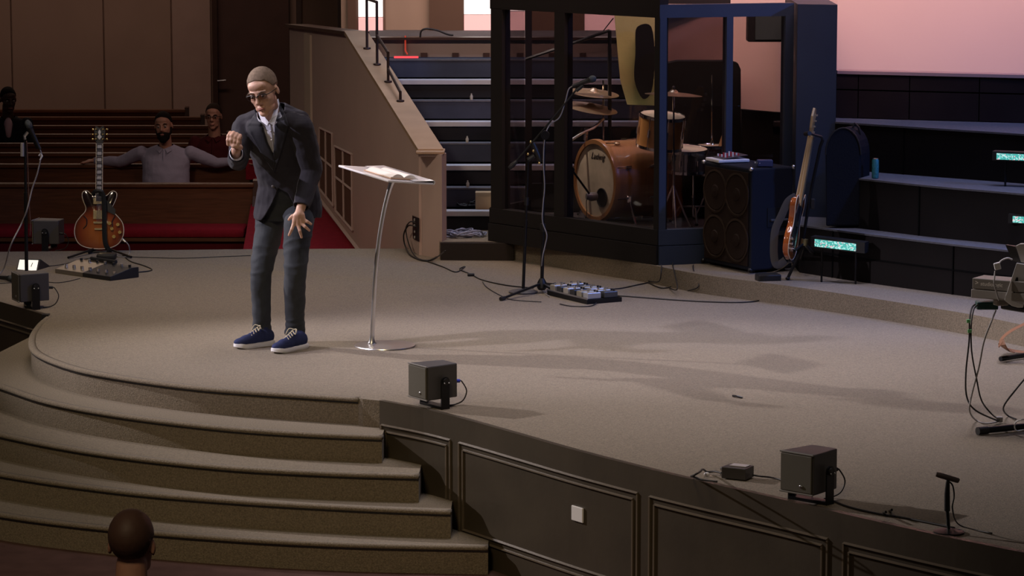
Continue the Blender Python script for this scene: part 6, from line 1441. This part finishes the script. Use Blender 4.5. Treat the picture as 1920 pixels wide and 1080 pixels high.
# ------------------------------------------------------------------ seated people
def seated(pos, yaw, lab, skin, topm, hairm, headscale=1.0, arms='lap', beard=None, glasses=False, inner=None, broad=1.0, legm=None, hair=True, pitch=0.0, roll=0.0, hyaw=None, vox=.008, hang=None):
    pos = V(pos); t = thing('person', lab, 'person', pos)          # pos: seat surface point below the pelvis
    F = V((-sin(yaw), -cos(yaw), 0)); R_ = F.cross(V((0, 0, 1))).normalized(); U = V((0, 0, 1))
    def L(x, y, z): return pos + R_ * x + F * y + U * z
    HRs = headframe(hyaw if hyaw is not None else yaw, pitch, roll); ho = L(0, 0.035, 0.585)
    b = MB(); Lk = add_head(b, ho, HRs, headscale); b.cap(L(0, -.01, .50), ho + HRs @ V((0, -.02, .06)), .062, .055)
    kn = [L(s_ * .13, .47, .02) for s_ in (-1, 1)]; hp = [L(s_ * .10, .04, .08) for s_ in (-1, 1)]
    for k_, h_ in zip(kn, hp): b.cap(h_, k_, .06, .05); b.cap(k_, k_ + V((0, 0, -.38)) + F * .02, .045, .035)
    ringloft(b, [(L(0, 0, .05), .14, .10, R_, F), (L(0, -.02, .25), .13, .09, R_, F), (L(0, -.02, .46), .15, .08, R_, F)])
    j_ = MB(); k = broad
    ringloft(j_, [(L(0, 0, .02), .17 * k, .13 * k, R_, F), (L(0, 0, .14), .185 * k, .15 * k, R_, F), (L(0, -.01, .28), .18 * k, .14 * k, R_, F), (L(0, -.02, .42), .195 * k, .12, R_, F), (L(0, -.02, .50), .14 * k, .09, R_, F), (L(0, -.01, .535), .075, .065, R_, F)])
    sh = [L(s_ * .19 * k, -.02, .455) for s_ in (-1, 1)]
    for s_, S_ in zip((-1, 1), sh):
        if arms == 'spread':
            el = L(s_ * .46, -.10, .36); wr = L(s_ * .70, -.15, .37); hd = L(s_ * .79, -.13, .355)
        else:
            el = L(s_ * .24, .03, .19); wr = L(s_ * .12, .26, .14); hd = L(s_ * .06, .33, .14)
        j_.cap(S_, el, .068, .052); j_.cap(el, el.lerp(wr, .93), .052, .036); b.cap(S_, el, .04, .035); b.cap(el, wr, .035, .026)
        hdir = (hd - wr).normalized(); b.ell(wr.lerp(hd, .45), (.042, .034, .018), (R_ * s_ * 1.0).to_track_quat('X', 'Z').to_matrix())
        for q in range(4):
            off = F * (-.024 + .016 * q) if arms == 'spread' else R_ * (-.024 + .016 * q)
            b.tube([wr.lerp(hd, .6) + off, hd + off + hdir * .03, hd + off + hdir * (.055 - abs(q - 1.4) * .008) + V((0, 0, -.03))], [.010, .009, .007], 8)
        b.tube([wr.lerp(hd, .2) + F * .03, hd + F * .05 - V((0, 0, .005)), hd + F * .06 + hdir * .02], [.011, .010, .008], 8)
    remesh(b, 'body', skin, t, vox, 1); 
    OO = ho
    def kp(c, n): return (c - (OO + V((0, 0, .12)))).length > .125 and not ((c - L(0, 0, .53)).length < .075 and n.z > .4)
    top = remesh(j_, 'shirt' if not inner else 'blazer', topm, t, vox, 2, disp=wrk(8, .007, 1.5), keep=kp)
    pt = MB()
    for k_, h_ in zip(kn, hp): pt.cap(h_, k_, .085, .068); pt.cap(k_, k_ + V((0, 0, -.34)) + F * .02, .062, .055)
    pt.ell(L(0, 0, .08), (.17, .14, .10), Matrix((R_, F, U)).transposed()); remesh(pt, 'trousers', legm or BLACK, t, .01, 1)
    for k_ in kn:
        fo = k_ + V((0, 0, -.40)); q = MB(); q.ell(fo + F * .06 + V((0, 0, -.01)), (.045, .13, .04), Matrix((R_, F, U)).transposed()); q.build('shoe', BLACK, t, smooth=True)
    if inner:
        MB().ell(L(0, .055, .40), (.055, .080, .13), Matrix((R_, F, U)).transposed()).build('shirt_front', inner, t, smooth=True)
        for s_ in (-1, 1): MB().slab([L(s_ * .05, .10, .50), L(s_ * .10, .105, .40), L(s_ * .03, .155, .24), L(s_ * .015, .15, .26)], F * .008).build('lapel', topm, t)
    else:
        MB().tube([L(0, .078, .49), L(0, .108, .40), L(0, .135, .28), L(0, .150, .14)], .008, 6, up=R_, flat=1.4).build('button_placket', topm, t, smooth=True)
        for s_ in (-1, 1): MB().slab([L(s_ * .01, .075, .505), L(s_ * .055, .06, .525), L(s_ * .075, .07, .49), L(s_ * .035, .098, .465)], F * .006).build('collar', topm, t)
    face_bits(t, Lk, HRs, headscale, hairm, skin, hair=hair, beard=beard, glasses=glasses, vox=vox)
    return t
LAV = mat('lavender_shirt', (0.33, 0.31, 0.42), .85, bump=.2, bscale=60); DKH = mat('black_hair', (0.012, 0.008, 0.007), .8, bump=.5, bscale=300)
BRH = mat('dark_brown_hair', (0.03, 0.018, 0.012), .8, bump=.5, bscale=300)
def seatpos(px, row, dy=0.17): Yp = rowsY[row] - dy; return V((D(px, 250, Yp).x, Yp, -0.205))
seated(seatpos(310, 1), radians(4), 'bearded man in a lavender shirt with both arms spread along the pew back', SKIN2, LAV, DKH, 1.04, 'spread', DKH, pitch=radians(2), roll=radians(4), broad=1.22, legm=mat('dark_trousers', (.02, .02, .025), .8))
seated(seatpos(402, 2), radians(4), 'man in glasses and a dark red shirt sitting one pew behind the bearded man', SKIN2, mat('dark_red_shirt', (.06, .010, .012), .85), BRH, 1.0, 'lap', None, True, pitch=radians(2), roll=radians(0))
seated(seatpos(16, 4), radians(-10), 'dark-skinned man in a black blazer over a pale pink shirt in a rear pew', SKIN3, mat('black_blazer', (.012, .012, .018), .8), DKH, 1.04, 'lap', None, False, inner=mat('pink_shirt', (.62, .42, .48), .8), hyaw=radians(-25), pitch=radians(8))
seated((D(243, 940, 10.3).x, 10.3, -0.225), radians(188), 'back of a brown-haired head of a person seated below the stage steps', SKIN2, mat('brown_jacket', (.05, .03, .022), .85), mat('bald_crown', (.075, .035, .024), .6), 1.02, 'lap', pitch=radians(-4))
ch = thing('audience_seat', 'dark padded seat under the person below the steps', 'chair', (D(243, 940, 10.3).x, 10.3, -0.75))
cx = D(243, 940, 10.3).x
MB().bbox((cx, 10.3, -.215), (.5, .46, .10), .03).build('seat', BLACK, ch); MB().bbox((cx, 10.03, 0.08), (.48, .07, .5), .03).build('backrest', BLACK, ch)
for sx in (-.2, .2):
    for sy in (-.18, .18): MB().tube([(cx + sx, 10.3 + sy, -.75), (cx + sx, 10.3 + sy, -.25)], .016, 8).build('leg', BLACKM, ch)
